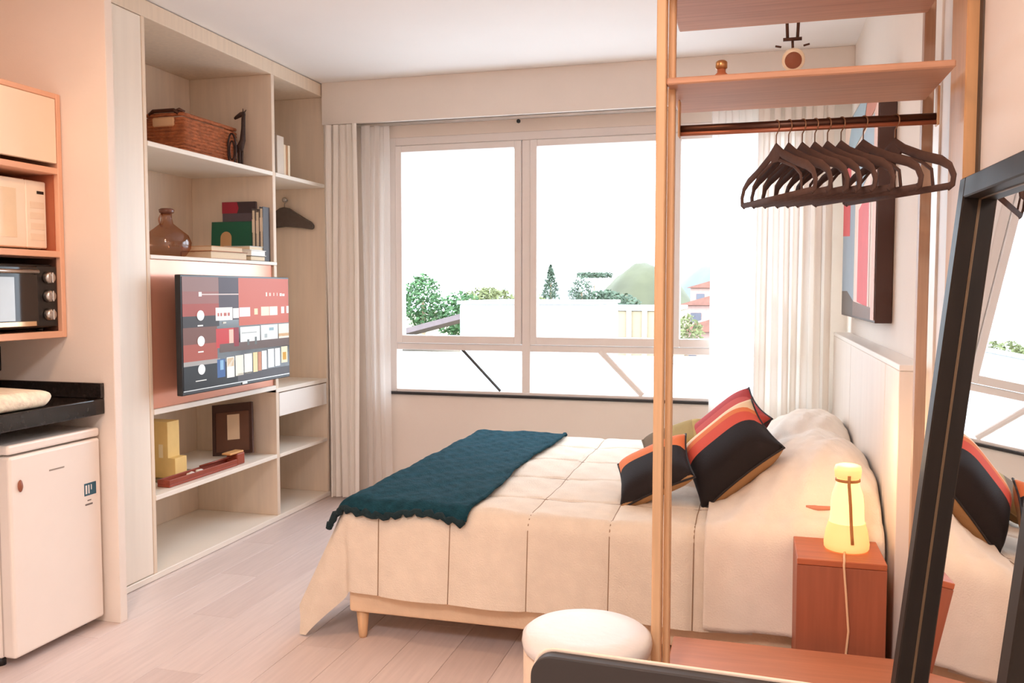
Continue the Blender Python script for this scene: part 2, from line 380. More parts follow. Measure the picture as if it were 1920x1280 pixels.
tiles('screen_picture', [
    (0, .30, 0, .13, (152, 116, 110)), (0, .30, .13, .24, (160, 105, 98)), (0, .30, .24, .35, (172, 84, 74)), (.30, .48, 0, .40, (86, 72, 80)), (.48, 1, 0, .46, (208, 106, 86)),
    (0, .30, .35, .45, (70, 62, 62)), (0, .28, .45, .60, (126, 84, 74)), (0, .28, .60, .75, (176, 92, 78)), (0, .30, .75, .79, (176, 168, 164)), (0, .46, .79, 1, (58, 58, 60)),
    (.46, 1, .92, 1, (92, 88, 92)), (.30, 1, .62, .70, (112, 92, 86))], scr, .0003)
tl = [(.13, .155, .135, .175, (250, 246, 240)), (.155, .48, .152, .162, (226, 205, 200)),
      (.27, .42, .28, .40, (252, 246, 240)), (.425, .48, .29, .385, (246, 240, 236)), (.485, .59, .285, .375, (238, 226, 232)), (.63, .665, .30, .36, (252, 225, 185)), (.70, .785, .285, .375, (252, 236, 205)), (.79, .875, .285, .375, (250, 240, 225)), (.915, .95, .29, .36, (250, 240, 230)), (.975, 1, .285, .36, (250, 240, 235)),
      (.27, .43, .475, .655, (206, 66, 66)), (.43, .475, .475, .655, (150, 50, 60)), (.385, .425, .49, .62, (240, 200, 180)), (.49, .685, .475, .66, (244, 246, 244)), (.695, .875, .47, .655, (244, 244, 240)), (.885, 1, .47, .65, (246, 236, 220)), (.885, 1, .57, .60, (224, 176, 130)),
      (.275, .345, .76, .93, (78, 108, 160)), (.30, .33, .77, .86, (150, 190, 220)), (.36, .43, .75, .945, (248, 244, 236)), (.365, .425, .76, .84, (226, 196, 160)), (.44, .515, .745, .94, (250, 240, 222)), (.525, .60, .74, .935, (252, 246, 232)), (.61, .655, .735, .93, (246, 222, 170)), (.66, .695, .735, .925, (206, 140, 110)), (.70, .75, .73, .92, (246, 246, 244)), (.765, .83, .72, .91, (240, 242, 242)), (.84, .895, .72, .905, (246, 246, 246)), (.91, .98, .71, .88, (246, 232, 200)), (.925, .965, .77, .85, (216, 160, 60)),
      (.285, .30, .33, .36, (196, 110, 100)), (.31, .325, .33, .36, (196, 110, 100)), (.34, .365, .33, .36, (196, 110, 100)), (.375, .395, .33, .36, (196, 110, 100)),
      (.555, .575, .60, .655, (110, 112, 112)), (.63, .65, .58, .655, (110, 112, 112)), (.50, .65, .53, .537, (150, 152, 150)), (.78, .83, .50, .53, (150, 180, 190)), (.73, .76, .56, .60, (180, 186, 186)),
      (.75, .765, .14, .18, (252, 232, 220)), (.785, .805, .145, .178, (245, 205, 190)), (.83, .842, .145, .178, (245, 205, 190)), (.868, .876, .145, .178, (250, 230, 220)), (.90, .925, .15, .18, (252, 236, 225)), (.93, .955, .155, .18, (252, 236, 225)),
      (.115, .16, .43, .442, (250, 246, 240)), (.115, .16, .665, .677, (250, 246, 240)), (.09, .18, .925, .933, (250, 246, 240)), (.33, .36, .415, .43, (220, 215, 200))]
for i_, t_ in enumerate(tl):
    if (t_[1] - t_[0]) > .05 and (t_[3] - t_[2]) > .03: tiles('menu_tile', [t_], scr, .0006)
sm = tiles('menu_glyphs', [t_ for t_ in tl if not ((t_[1] - t_[0]) > .05 and (t_[3] - t_[2]) > .03)], scr, .0009); sm['kind'] = 'stuff'
for v in (.345, .575, .83):
    bm = bmesh.new(); lathe_bm(bm, [(1, 0), (1, .0004)], 20)
    o = link('menu_dot', fin(bm, 'menu_dot'), tilemat((252, 250, 248)), scr, (.0085, -.458 + .14 * W_, .536 - v * H_), (0, R(90), 0)); o.scale = (.024, .027, 1)
box('logo_badge', .006, .008, .0, .045, .006, .016, M_metal, tv, .001)
box('bezel_line', .004, .0065, -.46, .46, .017, .021, M_metal, tv, 0)

# ------------------------------------------------------------------ things on the shelves
M_wick = mat('woven_wicker', rgb(182, 106, 66), .8, var=.35, scale=26, stretch=(1, 1, 3), bump=.9, bscale=60)
M_glassb = thin_glass('smoky_brown_glass', (.78, .55, .42, 1), .10)
# basket
bk = tag(empty('wicker_basket', (-2.84, 3.98, 1.958)), 'rectangular wicker basket with dark rim handle on the top shelf', 'basket')
bm = bmesh.new()
hx, hy, hz = .105, .225, .222
n = 0
for layer in range(13):
    z = .008 + layer * hz / 13; e = .004 * math.sin(layer * 3)
    pts = []
    for k in range(56):
        t = k / 56 * 4; s_ = int(t); fr = t - s_
        cs = [(-hx, -hy), (hx, -hy), (hx, hy), (-hx, hy)]; a, b = cs[s_], cs[(s_ + 1) % 4]
        px, py = a[0] + (b[0] - a[0]) * fr, a[1] + (b[1] - a[1]) * fr
        wv = .004 * math.sin(k * math.pi + layer * math.pi)
        l = max(abs(px) / hx, abs(py) / hy); pts.append((px * (1 + wv * 4), py * (1 + wv * 2), z + (.0 if layer < 12 else .006)))
    tube_bm(bm, pts, .010, 6, True)
link('woven_body', fin(bm, 'woven_body'), M_wick, bk, smooth=True)
box('base', -hx, hx, -hy, hy, 0, .012, M_wick, bk)
tube('handle', [(-.085, -hy - .004, .222), (-.06, -hy - .008, .238), (.06, -hy - .008, .238), (.085, -hy - .004, .222)], .010, M_bronze, bk)
box('handle_hole', -.062, .062, -hy - .013, -hy - .006, .160, .205, mat('hole_lining', rgb(232, 190, 150), .8), bk, .006, loc=None)
tube('rim_knot', [(.06, -hy - .005, .229), (.085, -hy, .242), (.10, -hy + .02, .231)], .009, M_bronze, bk)
# tall bottle
tb = tag(empty('tall_bottle', (-2.92, 3.56, 1.958)), 'tall slim amber glass bottle beside the basket', 'bottle')
lathe('glass_body', [(.02, 0), (.03, .004), (.032, .02), (.032, .22), (.028, .27), (.014, .32), (.013, .39), (.016, .395)], M_glassb, tb, 20)
lathe('stopper', [(.012, .396), (.017, .40), (.017, .425), (.010, .43)], M_bronze, tb, 16)
# giraffe like figurine
fg = tag(empty('animal_figurine', (-2.72, 4.20, 1.958)), 'dark carved long-necked animal figurine at the right end of the top shelf', 'figurine')
M_iron = mat('dark_carved_wood', rgb(58, 38, 32), .6, var=.3, scale=40, bump=.3)
tube('body', [(-.05, 0, .10), (-.02, 0, .115), (.02, 0, .12), (.035, 0, .16), (.04, 0, .22), (.042, 0, .275), (.045, 0, .30)], [.012, .024, .022, .016, .012, .011, .010], M_iron, fg, 10)
tube('head', [(.05, 0, .305), (.03, 0, .30), (.0, 0, .285), (-.012, 0, .278)], [.010, .014, .010, .006], M_iron, fg, 8)
for a, b in ((-.045, -.012), (-.045, .012), (.02, -.012), (.02, .012)): tube('leg', [(a, b, .11), (a * 1.05, b, .055), (a, b, .008)], [.010, .007, .008], M_iron, fg, 8)
for s in (-1, 1): tube('ear', [(.045, .006 * s, .31), (.05, .016 * s, .326)], [.004, .002], M_iron, fg, 6)
box('plinth', -.06, .05, -.025, .025, 0, .008, M_iron, fg)
wl = tag(empty('wire_loop_ornament', (-2.70, 4.12, 1.958)), 'small dark wire loop ornament between basket and figurine', 'ornament')
tube('loop', [(.035 * math.cos(t * .35) * .7, 0, .10 + .085 * math.sin(t * .35)) for t in range(18)], .005, M_iron, wl, 6, True)
tube('inner_loop', [(.016 * math.cos(t * .45) * .9, 0, .095 + .05 * math.sin(t * .45)) for t in range(14)], .004, M_iron, wl, 6, True)
box('foot', -.03, .03, -.02, .02, 0, .016, M_iron, wl)
# white books right bay
def book(name, w, h, t, cover, label, loc, rot, group=None, pages=(238, 228, 210)):
    """stands with spine towards local -y... w along x, t along y, h along z"""
    e = tag(empty(name, loc, rot), label, 'book', group)
    boxes('cover', [(0, w, 0, .003, 0, h), (0, w, t - .003, t, 0, h), (w - .003, w, .003, t - .003, 0, h)], cover, e, .0008)
    box('pages', .006, w - .003, .003, t - .003, .004, h - .004, mat('page_paper', rgb(*pages), .9, var=.05, scale=200), e, 0)
    return e
gb = 'books standing in the small upper bay'
cv = lambda r, g, b: mat('cover_%d_%d_%d' % (r, g, b), rgb(r, g, b), .5, var=.04)
book('book', .16, .235, .030, cv(84, 66, 58), 'dark brown book touching the divider in the small upper bay', (-2.78, 4.395, 1.958), (0, 0, 0), gb)
book('book', .165, .225, .075, cv(226, 214, 200), 'thick greyish white book in the small upper bay', (-2.775, 4.428, 1.958), (0, 0, 0), gb)
book('book', .15, .185, .026, cv(240, 222, 196), 'thin cream book in the middle of the small upper bay', (-2.765, 4.506, 1.958), (0, 0, 0), gb)
book('book', .15, .185, .022, cv(196, 150, 112), 'tan-spined book between two cream ones in the small upper bay', (-2.768, 4.534, 1.958), (0, 0, 0), gb)
book('book', .15, .187, .022, cv(246, 232, 206), 'rightmost cream book standing in the small upper bay', (-2.765, 4.558, 1.958), (0, 0, 0), gb)
# jug
jg = tag(empty('glass_jug', (-2.74, 3.62, 1.460)), 'round brown glass jug with a short neck on the middle shelf', 'jug')
lathe('body', [(.05, 0), (.085, .01), (.108, .045), (.112, .075), (.098, .11), (.06, .14), (.030, .165), (.024, .19), (.024, .215)], M_glassb, jg, 32)
lathe('lip', [(.024, .212), (.034, .218), (.036, .232), (.026, .238)], mat('dark_rim_glass', rgb(120, 76, 60), .2), jg, 24)
tube('ring_handle', [(-.01, -.024 - .018 * math.sin(t * math.pi / 8), .15 + .06 * t / 8) for t in range(9)], .005, M_glassb, jg, 8)
# lying books
g2 = 'books lying on the middle shelf'
def lying(w, l, t, cover, label, loc, rz, group=g2, pages=(232, 214, 186)):
    e = tag(empty('book', loc, (0, 0, rz)), label, 'book', group)
    boxes('cover', [(0, w, 0, l, 0, .003), (0, w, 0, l, t - .003, t), (0, .003, 0, l, .003, t - .003)], cover, e, .0008)
    box('pages', .003, w - .005, .005, l - .005, .003, t - .003, mat('page_paper_%d' % pages[2], rgb(*pages), .9, var=.05, scale=200), e, 0)
    return e
lying(.20, .27, .040, cv(150, 88, 58), 'brown book lying at the bottom, next to the jug', (-2.80, 3.80, 1.460), R(-8))
lying(.19, .25, .026, cv(214, 168, 120), 'tan book lying on the brown book beside the jug', (-2.795, 3.80, 1.500), R(-5))
lying(.17, .145, .028, cv(70, 64, 62), 'charcoal book lying under two white ones on the middle shelf', (-2.745, 4.09, 1.460), 0)
lying(.175, .145, .030, cv(248, 246, 242), 'white book lying in the middle of a low stack', (-2.748, 4.09, 1.488), 0, pages=(248, 246, 240))
lying(.16, .14, .022, cv(206, 214, 218), 'pale blue-grey book on top of the white book stack', (-2.745, 4.095, 1.518), 0)
# standing books facing the camera
gbk = tag(empty('green_book', (-2.775, 4.250, 1.460), (R(-4), 0, 0)), 'large green book with tan arch on its cover, standing behind the white stack', 'book', 'books standing against the divider')
box('cover', -.155, .135, -.006, .006, 0, .225, cv(22, 96, 74), gbk, .001)
box('spine', .118, .150, -.008, .008, 0, .225, mat('yellow_cloth_spine', rgb(226, 190, 110), .7), gbk, .002)
arch = [(-.06 + .035 * math.cos(math.pi - t * math.pi / 10), .135 + .035 * math.sin(t * math.pi / 10)) for t in range(11)] + [(-.025, .085), (-.095, .085)]
prism('arch_print', arch, -.0075, -.006, mat('tan_print', rgb(206, 164, 118), .7), gbk, axis='y')
dk = tag(empty('dark_book', (-2.745, 4.283, 1.460)), 'tall dark grey book with a red band at the top, behind the green book', 'book', 'books standing against the divider')
box('cover', -.125, .085, -.008, .008, 0, .335, cv(92, 82, 92), dk, .001)
box('top_band', -.126, .086, -.0095, -.008, .272, .335, cv(60, 46, 52), dk, 0)
prism('red_print', [(-.125, .272), (-.03, .272), (-.02, .30), (-.03, .334), (-.125, .334)], -.0105, -.0095, cv(166, 40, 62), dk, axis='y')
for k, (x, h, c) in enumerate(((.092, .29, (96, 88, 86)), (.116, .28, (150, 140, 130)), (.140, .30, (70, 66, 70)))):
    e = tag(empty('folder', (-2.745 + x, 4.285, 1.460)), ['dark grey slim folder beside the tall dark book', 'light grey slim folder in the row by the divider', 'near-black slim folder at the shelf front by the divider'][k], 'folder', 'slim folders by the divider')
    boxes('sleeve', [(0, .003, -.06, .010, 0, h), (.018, .021, -.06, .010, 0, h), (.003, .018, .007, .010, 0, h)], cv(*c), e, .0006)
    box('contents', .003, .018, -.058, .007, .003, h - .01, mat('page_paper_190', rgb(226, 214, 190), .9, scale=200), e, 0)
    box('label_strip', .002, .019, -.0615, -.060, h * .55, h * .8, mat('label_paper', rgb(236, 222, 200), .8), e, 0)
# hanger on knob in side bay (seen side on)
M_hang = mat('flocked_hanger', rgb(84, 58, 48), .85, var=.1, scale=60)
# lower shelf
yb = tag(empty('yellow_box_file', (-2.76, 3.60, .380)), 'stepped yellow cardboard file standing on the lower shelf', 'box file')
prism('body', [(-.095, 0), (.085, 0), (.085, .10), (.045, .10), (.045, .275), (-.095, .275)], -.045, .045, mat('yellow_card', rgb(236, 202, 130), .7, var=.06, scale=10), yb, axis='y', bev=.002)
box('label_window', -.005, .018, -.047, -.045, .10, .165, mat('cream_label', rgb(248, 232, 190), .6), yb, 0)
box('dark_edge', -.100, -.095, -.03, .03, .05, .27, mat('grey_card', rgb(120, 110, 95), .7), yb, 0)
tag(box('grey_folder', -2.87, -2.64, 3.50, 3.78, .3805, .3895, mat('grey_green_card', rgb(150, 140, 118), .8), bev=.001), 'thin grey-green folder lying under the yellow file', 'folder')
yb.location.z = .390
pf = tag(empty('picture_frame', (-2.745, 4.17, .382), (R(-12), R(-7), R(4))), 'brown photo frame with small cream mat leaning on the lower shelf', 'picture frame')
box('backing', -.135, .11, -.004, .004, .012, .296, mat('brown_mount', rgb(112, 76, 60), .7), pf, .001)
boxes('frame_bars', [(-.135, -.117, -.012, .006, .012, .296), (.092, .11, -.012, .006, .012, .296), (-.117, .092, -.012, .006, .25, .296), (-.117, .092, -.012, .006, .012, .03)], mat('dark_brown_frame', rgb(72, 44, 36), .5), pf, .001)
box('cream_mat', -.045, .03, -.0065, -.004, .095, .235, mat('cream_card', rgb(240, 214, 184), .7), pf, .0005)
box('prop_leg', -.02, .0, .010, .016, .012, .2, mat('dark_brown_frame', rgb(72, 44, 36)), pf, 0)
M_redw = mat('red_stained_wood', rgb(150, 66, 44), .45, var=.15, scale=8, stretch=(8, 1, 8))
wt = tag(empty('wooden_tray', (-2.635, 3.72, .381), (0, 0, R(-1))), 'long red-brown wooden tray with small white trinkets at the shelf edge', 'tray')
boxes('tray_body', [(-.035, .035, -.30, .24, 0, .012), (-.035, -.027, -.30, .24, .012, .034), (.027, .035, -.30, .24, .012, .034), (-.027, .027, -.30, -.292, .012, .034), (-.027, .027, .232, .24, .012, .034)], M_redw, wt, .002)
box('end_block', -.035, .033, .242, .31, 0, .062, M_redw, wt, .006, 2)
box('tan_lid', -.02, .034, .18, .30, .063, .073, mat('tan_lid_wood', rgb(226, 170, 110), .5), wt, .003)
for k, (a, b, s) in enumerate(((-.12, .01, .016), (-.085, -.004, .014), (-.05, .012, .018), (-.015, 0, .013))):
    bm = bmesh.new(); bmesh.ops.create_icosphere(bm, subdivisions=2, radius=s)
    for v in bm.verts: v.co.z *= .7; v.co *= 1 + .12 * noise2(v.co.x * 40, v.co.y * 40, k)
    link('white_trinket', fin(bm, 'white_trinket'), M_white, wt, (b, a, .012 + s * .75), smooth=True)
tube('slim_stick', [(-.02, .0, .040), (.0, .23, .046)], .005, M_redw, wt, 6)

# ------------------------------------------------------------------ kitchen side
kc = tag(empty('wall_cabinet', (-2.835, 2.3, 1.12)), 'apricot kitchen wall cabinet with a cream flap door and two open niches', 'cabinet')
def kb(name, x0, x1, y0, y1, z0, z1, m, parent=kc, bev=.002):
    return box(name, x0 + 2.835, x1 + 2.835, y0 - 2.3, y1 - 2.3, z0 - 1.12, z1 - 1.12, m, parent, bev)
KF, KY0, KY1 = -2.57, 1.70, 2.782
kb('side_panel', -3.095, KF, KY1 - .022, KY1, 1.12, 2.05, M_kitframe); kb('side_panel', -3.095, KF, KY0, KY0 + .022, 1.12, 2.05, M_kitframe)
kb('top_panel', -3.095, KF, KY0 + .022, KY1 - .022, 2.03, 2.05, M_kitframe); kb('bottom_panel', -3.095, KF, KY0 + .022, KY1 - .022, 1.12, 1.145, M_kitframe)
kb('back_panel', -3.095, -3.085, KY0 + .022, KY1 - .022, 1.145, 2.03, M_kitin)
kb('niche_shelf', -3.085, KF, KY0 + .022, KY1 - .022, 1.428, 1.452, M_kitframe); kb('niche_shelf', -3.085, KF, KY0 + .022, KY1 - .022, 1.745, 1.768, M_kitframe)
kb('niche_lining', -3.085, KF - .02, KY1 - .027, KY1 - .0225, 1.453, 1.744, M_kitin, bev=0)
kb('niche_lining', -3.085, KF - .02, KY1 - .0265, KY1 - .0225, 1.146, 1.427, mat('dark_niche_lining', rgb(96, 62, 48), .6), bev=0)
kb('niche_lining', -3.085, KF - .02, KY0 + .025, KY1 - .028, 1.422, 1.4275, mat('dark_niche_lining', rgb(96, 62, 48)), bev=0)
dr = kb('flap_door', KF - .018, KF + .002, KY0 + .025, KY1 - .028, 1.785, 2.028, M_kit)
mw = tag(empty('microwave', (-2.83, 2.515, 1.452)), 'white microwave oven in the upper open niche of the wall cabinet', 'microwave')
box('housing', -.22, .19, -.235, .235, .008, .265, mat('cream_enamel', rgb(250, 240, 222), .35, var=.01), mw, .008, 2)
box('door', .19, .212, -.235, .135, .010, .263, mat('cream_enamel', rgb(250, 240, 222)), mw, .004)
box('door_window', .212, .2135, -.20, .09, .045, .225, mat('cream_glass', rgb(240, 224, 196), .12), mw, 0)
cp = box('control_panel', .19, .210, .137, .235, .010, .263, mat('cream_enamel', rgb(250, 240, 222)), mw, .004)
box('display', .210, .2115, .19, .222, .215, .226, M_blackpl, cp, 0)
for k in range(4): box('key_pad', .210, .2115, .155, .222, .04 + k * .04, .064 + k * .04, mat('key_cream', rgb(244, 230, 208), .5), cp, 0)
for a, b in ((-.2, -.2), (.17, -.2), (-.2, .2), (.17, .2)): lathe('foot', [(.012, 0), (.012, .009)], M_blackpl, mw, 10, (a, b, 0))
ov = tag(empty('toaster_oven', (-2.80, 2.49, 1.145)), 'black countertop oven with chrome knobs in the lower cabinet niche', 'oven')
box('housing', -.21, .20, -.25, .262, .014, .255, M_blackpl, ov, .008, 2)
od = box('door', .20, .222, -.25, .165, .022, .245, mat('oven_black_glass', rgb(44, 36, 32), .08), ov, .003)
box('door_window', .222, .2235, -.23, .055, .045, .205, mat('oven_window', rgb(150, 146, 142), .06, .5), od, 0)
tube('handle', [(.222, -.23, .222), (.238, -.23, .226), (.238, .15, .226), (.222, .15, .222)], .008, M_metal, od, 8)
box('bottom_rail', .222, .226, -.24, .15, .024, .042, mat('warm_chrome', rgb(226, 196, 160), .2, .9), od, .001)
pn = box('control_panel', .20, .215, .168, .262, .020, .248, M_blackpl, ov, .002)
for z in (.205, .135, .065):
    k = lathe('knob', [(.022, 0), (.024, .004), (.020, .022), (.012, .026)], M_metal, pn, 18, (.215, .215, z), (0, R(90), 0))
    box('grip', .236, .246, .211, .219, z - .020, z + .020, M_metal, pn, .002)
for a, b in ((-.2, -.22), (.17, -.22), (-.2, .22), (.17, .22)): lathe('foot', [(.012, 0), (.012, .015)], M_blackpl, ov, 10, (a, b, 0))
# counter
ct = tag(empty('countertop', (-2.75, 2.1, .885)), 'black polished stone countertop above the small fridge', 'countertop')
box('slab', -.345, .345, -1.0, .683, -.060, 0, M_black, ct, .004, 2)
box('splash_lip', -.345, .345, .665, .683, .001, .06, M_black, ct, .002)
box('rear_splash', -.345, -.330, -1.0, .664, .001, .06, M_black, ct, .002)
for k in range(2): box('support_bracket', -.34, .25, -.98 + k * .60, -.955 + k * .60, -.11, -.061, M_metal, ct, .001)
fr = tag(empty('mini_fridge', (-2.72, 2.55, 0)), 'small white fridge with a sticker under the black countertop', 'fridge')
box('cabinet', -.27, .245, -.212, .213, .03, .762, M_fridge, fr, .008, 2)
fd = box('door', .252, .305, -.212, .213, .035, .735, M_fridge, fr, .010, 3)
box('top_trim', -.27, .303, -.213, .214, .742, .775, M_fridge, fr, .008, 2)
box('door_seal', .245, .252, -.205, .206, .04, .735, mat('grey_seal', rgb(200, 190, 182), .7), fr, 0)
box('brand_line', .305, .3062, -.04, .03, .655, .660, mat('badge_grey', rgb(190, 176, 165), .3, .6), fd, 0)
o = lathe('round_magnet', [(.016, 0), (.018, .003), (.012, .007)], mat('brown_magnet', rgb(150, 90, 66), .4), fd, 16, (.305, -.17, .63), (0, R(90), 0)); o.scale = (1.2, .6, 1)
st = box('sticker', .305, .3062, .125, .185, .525, .572, mat('sticker_blue', rgb(46, 92, 112), .5), fd, 0)
boxes('sticker_letters', [(.3062, .3068, .130, .138, .532, .565), (.3062, .3068, .144, .150, .532, .565), (.3062, .3068, .158, .162, .545, .565)], M_white, fd, 0)
boxes('sticker_print', [(.305, .3062, .128, .165, .488, .494), (.305, .3062, .140, .158, .504, .508)], mat('sticker_grey', rgb(120, 110, 104), .6), fd, 0)
for a, b in ((-.24, -.19), (.22, -.19), (-.24, .19), (.22, .19)): lathe('foot', [(.016, 0), (.016, .03)], M_blackpl, fr, 12, (a, b, .0))
# folded cloth on counter
M_marb = mat('cream_cloth_pink_marks', rgb(252, 236, 212), .8, var=.14, scale=14, stretch=(1, 3, 3), bump=.4, bscale=30)
bm = bmesh.new(); addbox(bm, -2.66, -2.412, 2.05, 2.535, .887, .948, .026, 4)
for v in bm.verts: v.co.z += .004 * noise2(v.co.x * 6, v.co.y * 4, 2) * (v.co.z > .9); v.co.y += .008 * math.sin(v.co.z * 90)
me = fin(bm, 'folded_cloth'); tag(link('folded_cloth', me, M_marb, smooth=True), 'folded cream cloth with pinkish marks lying on the black countertop', 'cloth')
os_ = tag(empty('wall_outlet', (-2.93, 2.784, 1.03)), 'dark wall outlet below the wall cabinet', 'outlet')
box('plate', -.035, .035, -.010, 0, -.05, .05, M_blackpl, os_, .003); box('socket', -.02, .02, -.013, -.010, -.025, .025, M_dark, os_, .003)

# ------------------------------------------------------------------ headboard, bed
hb = tag(empty('headboard_panelling', (.46, 3.9, 0)), 'pale panelled half-height headboard running along the right wall', 'headboard')
M_hb = mat('headboard_laminate', rgb(238, 228, 218), .5, var=.03, scale=3, stretch=(8, 8, .6))
for a, b in ((2.725, 2.995), (3.0, 4.0), (4.005, 4.82)): box('panel', -.04, .038, a - 3.9, b - 3.9, .002, 1.065, M_hb, hb, .002)
box('ledge', -.04, .038, 2.725 - 3.9, 4.82 - 3.9, 1.066, 1.084, M_white, hb, .002)

bed = tag(empty('bed', (-.5, 3.7, 0)), 'double bed with cream base and slim legs under the quilt', 'bed')
bx = lambda n, x0, x1, y0, y1, z0, z1, m, bev=.004: box(n, x0 + .5, x1 + .5, y0 - 3.7, y1 - 3.7, z0, z1, m, bed, bev, 3)
M_base = mat('bed_base_fabric', rgb(238, 206, 172), .8, var=.04, scale=20, bump=.2)
bx('base', -1.43, .405, 2.885, 4.535, .105, .25, M_base, .012)
bx('mattress', -1.425, .405, 2.89, 4.53, .252, .50, M_sheet, .045)
for a, b in ((-1.39, 2.92), (.37, 2.92), (-1.39, 4.5), (.37, 4.5), (-.5, 3.7)):
    lathe('leg', [(.014, 0), (.016, .01), (.024, .105)], M_pine, bed, 14, (a + .5, b - 3.7, 0))

X0, Y0, Y1, RE, ZT = -1.405, 2.915, 4.50, .055, .512
def drape(p, q, off=0.0, hump=None, seed=0, wr=1.0, hd=1.0):
    dx = max(0, X0 - p); dyn = max(0, Y0 - q); dyf = max(0, q - Y1); dy = dyn - dyf
    r = math.hypot(dx, dy)
    cx = max(p, X0); cy = min(max(q, Y0), Y1)
    rr = RE + off
    z = ZT + off
    if r < 1e-6:
        z += .004 * wr * noise2(p * 1.3, q * 1.3, seed)
        if hump: z += hump(p, q)
        return Vector((cx, cy, z))
    rn = math.hypot(dx, dy); ux, uy = -dx / rn, -dy / rn
    if r < math.pi * rr / 2: out, drop = rr * math.sin(r / rr), rr * (1 - math.cos(r / rr))
    else: out, drop = rr, rr + r - math.pi * rr / 2
    near = math.exp(-((cy - Y0) / .45) ** 2)
    fl_ = max(0, drop - .05)
    if abs(ux) > .02:
        phi = math.degrees(math.atan2(abs(uy), abs(ux)))            # 0 = foot side, 90 = near side
        wob = .045 * math.sin(q * 9 + seed) * fl_ * (1 - near) - .10 * fl_ * math.exp(-((phi - 66) / 13) ** 2) + .05 * fl_ * math.exp(-((phi - 40) / 12) ** 2)
    else:
        wob = wr * (.030 * math.sin(p * 8 + seed) + .022 * math.sin(p * 19 + 2 + seed) + .10) * fl_
        wob *= min(1, (p - X0) / .15 + .15)
    o2 = out + wob
    fx = (.10 + .40 * near) * fl_ * ux * ux
    zz = z - drop
    if hump: zz += hump(cx, cy) * max(0, 1 - drop / .25)
    return Vector((cx + ux * o2 - fx, cy + uy * o2, max(zz, .006)))
M_seamq = MATS['cream_linen']
# quilt with stitched seams pressed in
seams_x = [-1.295, -1.02, -.735, -.45, -.17]; seams_y = [3.13, 3.50, 3.87, 4.24]
def groove(p, q):
    g = 0
    for s in seams_x: g = max(g, math.exp(-((p - s) / .010) ** 2))
    for s in seams_y: g = max(g, math.exp(-((q - s) / .010) ** 2))
    return g
def puff(p, q):
    def cell(v, L):
        L = [L[0] - .28] + L + [L[-1] + .35]
        for a, b in zip(L, L[1:]):
            if a <= v <= b: return math.sin(math.pi * (v - a) / (b - a))
        return .3
    return .003 * (max(0, cell(p, seams_x)) * max(0, cell(q, seams_y))) ** .5
PQ0, PQ1, QQ0, QQ1 = -1.855, .02, 2.555, 4.80
def quilt_fn(u, v):
    p = PQ0 + (PQ1 - PQ0) * u; q = QQ0 + (QQ1 - QQ0) * v
    hem = 0
    P = drape(p, q, .006, None, 3)
    g = puff(p, q) - .006 * groove(p, q)
    e = .01
    n_ = (drape(p + e, q, .006, None, 3) - drape(p - e, q, .006, None, 3)).cross(drape(p, q + e, .006, None, 3) - drape(p, q - e, .006, None, 3))
    if n_.length > 1e-9: P = P + n_.normalized() * g
    P.z = max(P.z, .006)
    return tuple(P)
qt = tag(grid('quilt', quilt_fn, 190, 230, M_quilt), 'cream stitched quilt spread over the bed and hanging to its base', 'quilt')
M_thread = mat('grey_stitching', rgb(150, 122, 96), .9)
for s in seams_x:
    tube('stitching', [tuple(Vector(quilt_fn((s - PQ0) / (PQ1 - PQ0), k / 90))) for k in range(0, 91)], .0027, M_thread, qt, 5)
for s in seams_y:
    tube('stitching', [tuple(Vector(quilt_fn(k / 70, (s - QQ0) / (QQ1 - QQ0)))) for k in range(0, 71)], .0026, M_thread, qt, 5)
# throw
def throw_fn(u, v):
    p = -1.545 + (.585) * u + .015 * math.sin(v * 9); q = 2.835 + (4.56 - 2.835) * v + .012 * math.sin(u * 11)
    P = drape(p, q, .026, None, 5, .5); P.z += .003 * noise2(p * 3, q * 3, 4); return tuple(P)
th = tag(grid('throw_blanket', throw_fn, 60, 150, M_teal, thick=.010), 'dark teal woollen throw spread across the foot of the bed', 'blanket')
tube('rolled_hem', [tuple(Vector(throw_fn(k / 40, 0)) + Vector((0, -.004, -.004 + .006 * math.sin(k * 1.9)))) for k in range(41)], [.012 + .004 * math.sin(k * 2.3) for k in range(41)], mat('dark_teal_hem', rgb(20, 44, 50), .95, bump=.5, bscale=120), th, 8)
tube('side_hem', [tuple(Vector(throw_fn(1, k / 80))) for k in range(81)], .008, MATS['teal_wool'], th, 6)
tube('side_hem', [tuple(Vector(throw_fn(0, k / 80))) for k in range(81)], .008, MATS['teal_wool'], th, 6)
# head cover over the pillows
def hump(p, q):
    a = max(0, min(1, (p + .16) / .42)); a = a * a * (3 - 2 * a)
    def bump_(c, h): t = abs(q - c) / h; return max(0, 1 - t ** 3.0) ** .75 if t < 1 else 0
    b = max(bump_(3.32, .42), bump_(4.08, .42)); b = max(b, .80 * (1 if 3.2 < q < 4.2 else 0))
    e = 1 - .35 * max(0, (p - .30) / .12) ** 2
    return .225 * a * b * e
def cover_fn(u, v):
    p = -.135 + .545 * u; q = 2.545 + (4.78 - 2.545) * v
    P = drape(p, q, .022, hump, 8, 1.0); P.z += .006 * noise2(p * 4, q * 2, 6) * (1 if P.z > .3 else .3)
    return tuple(P)
cvr = tag(grid('bed_cover', cover_fn, 60, 160, M_sheet, thick=.006), 'pale linen cover pulled over the pillows at the head of the bed', 'bedspread')
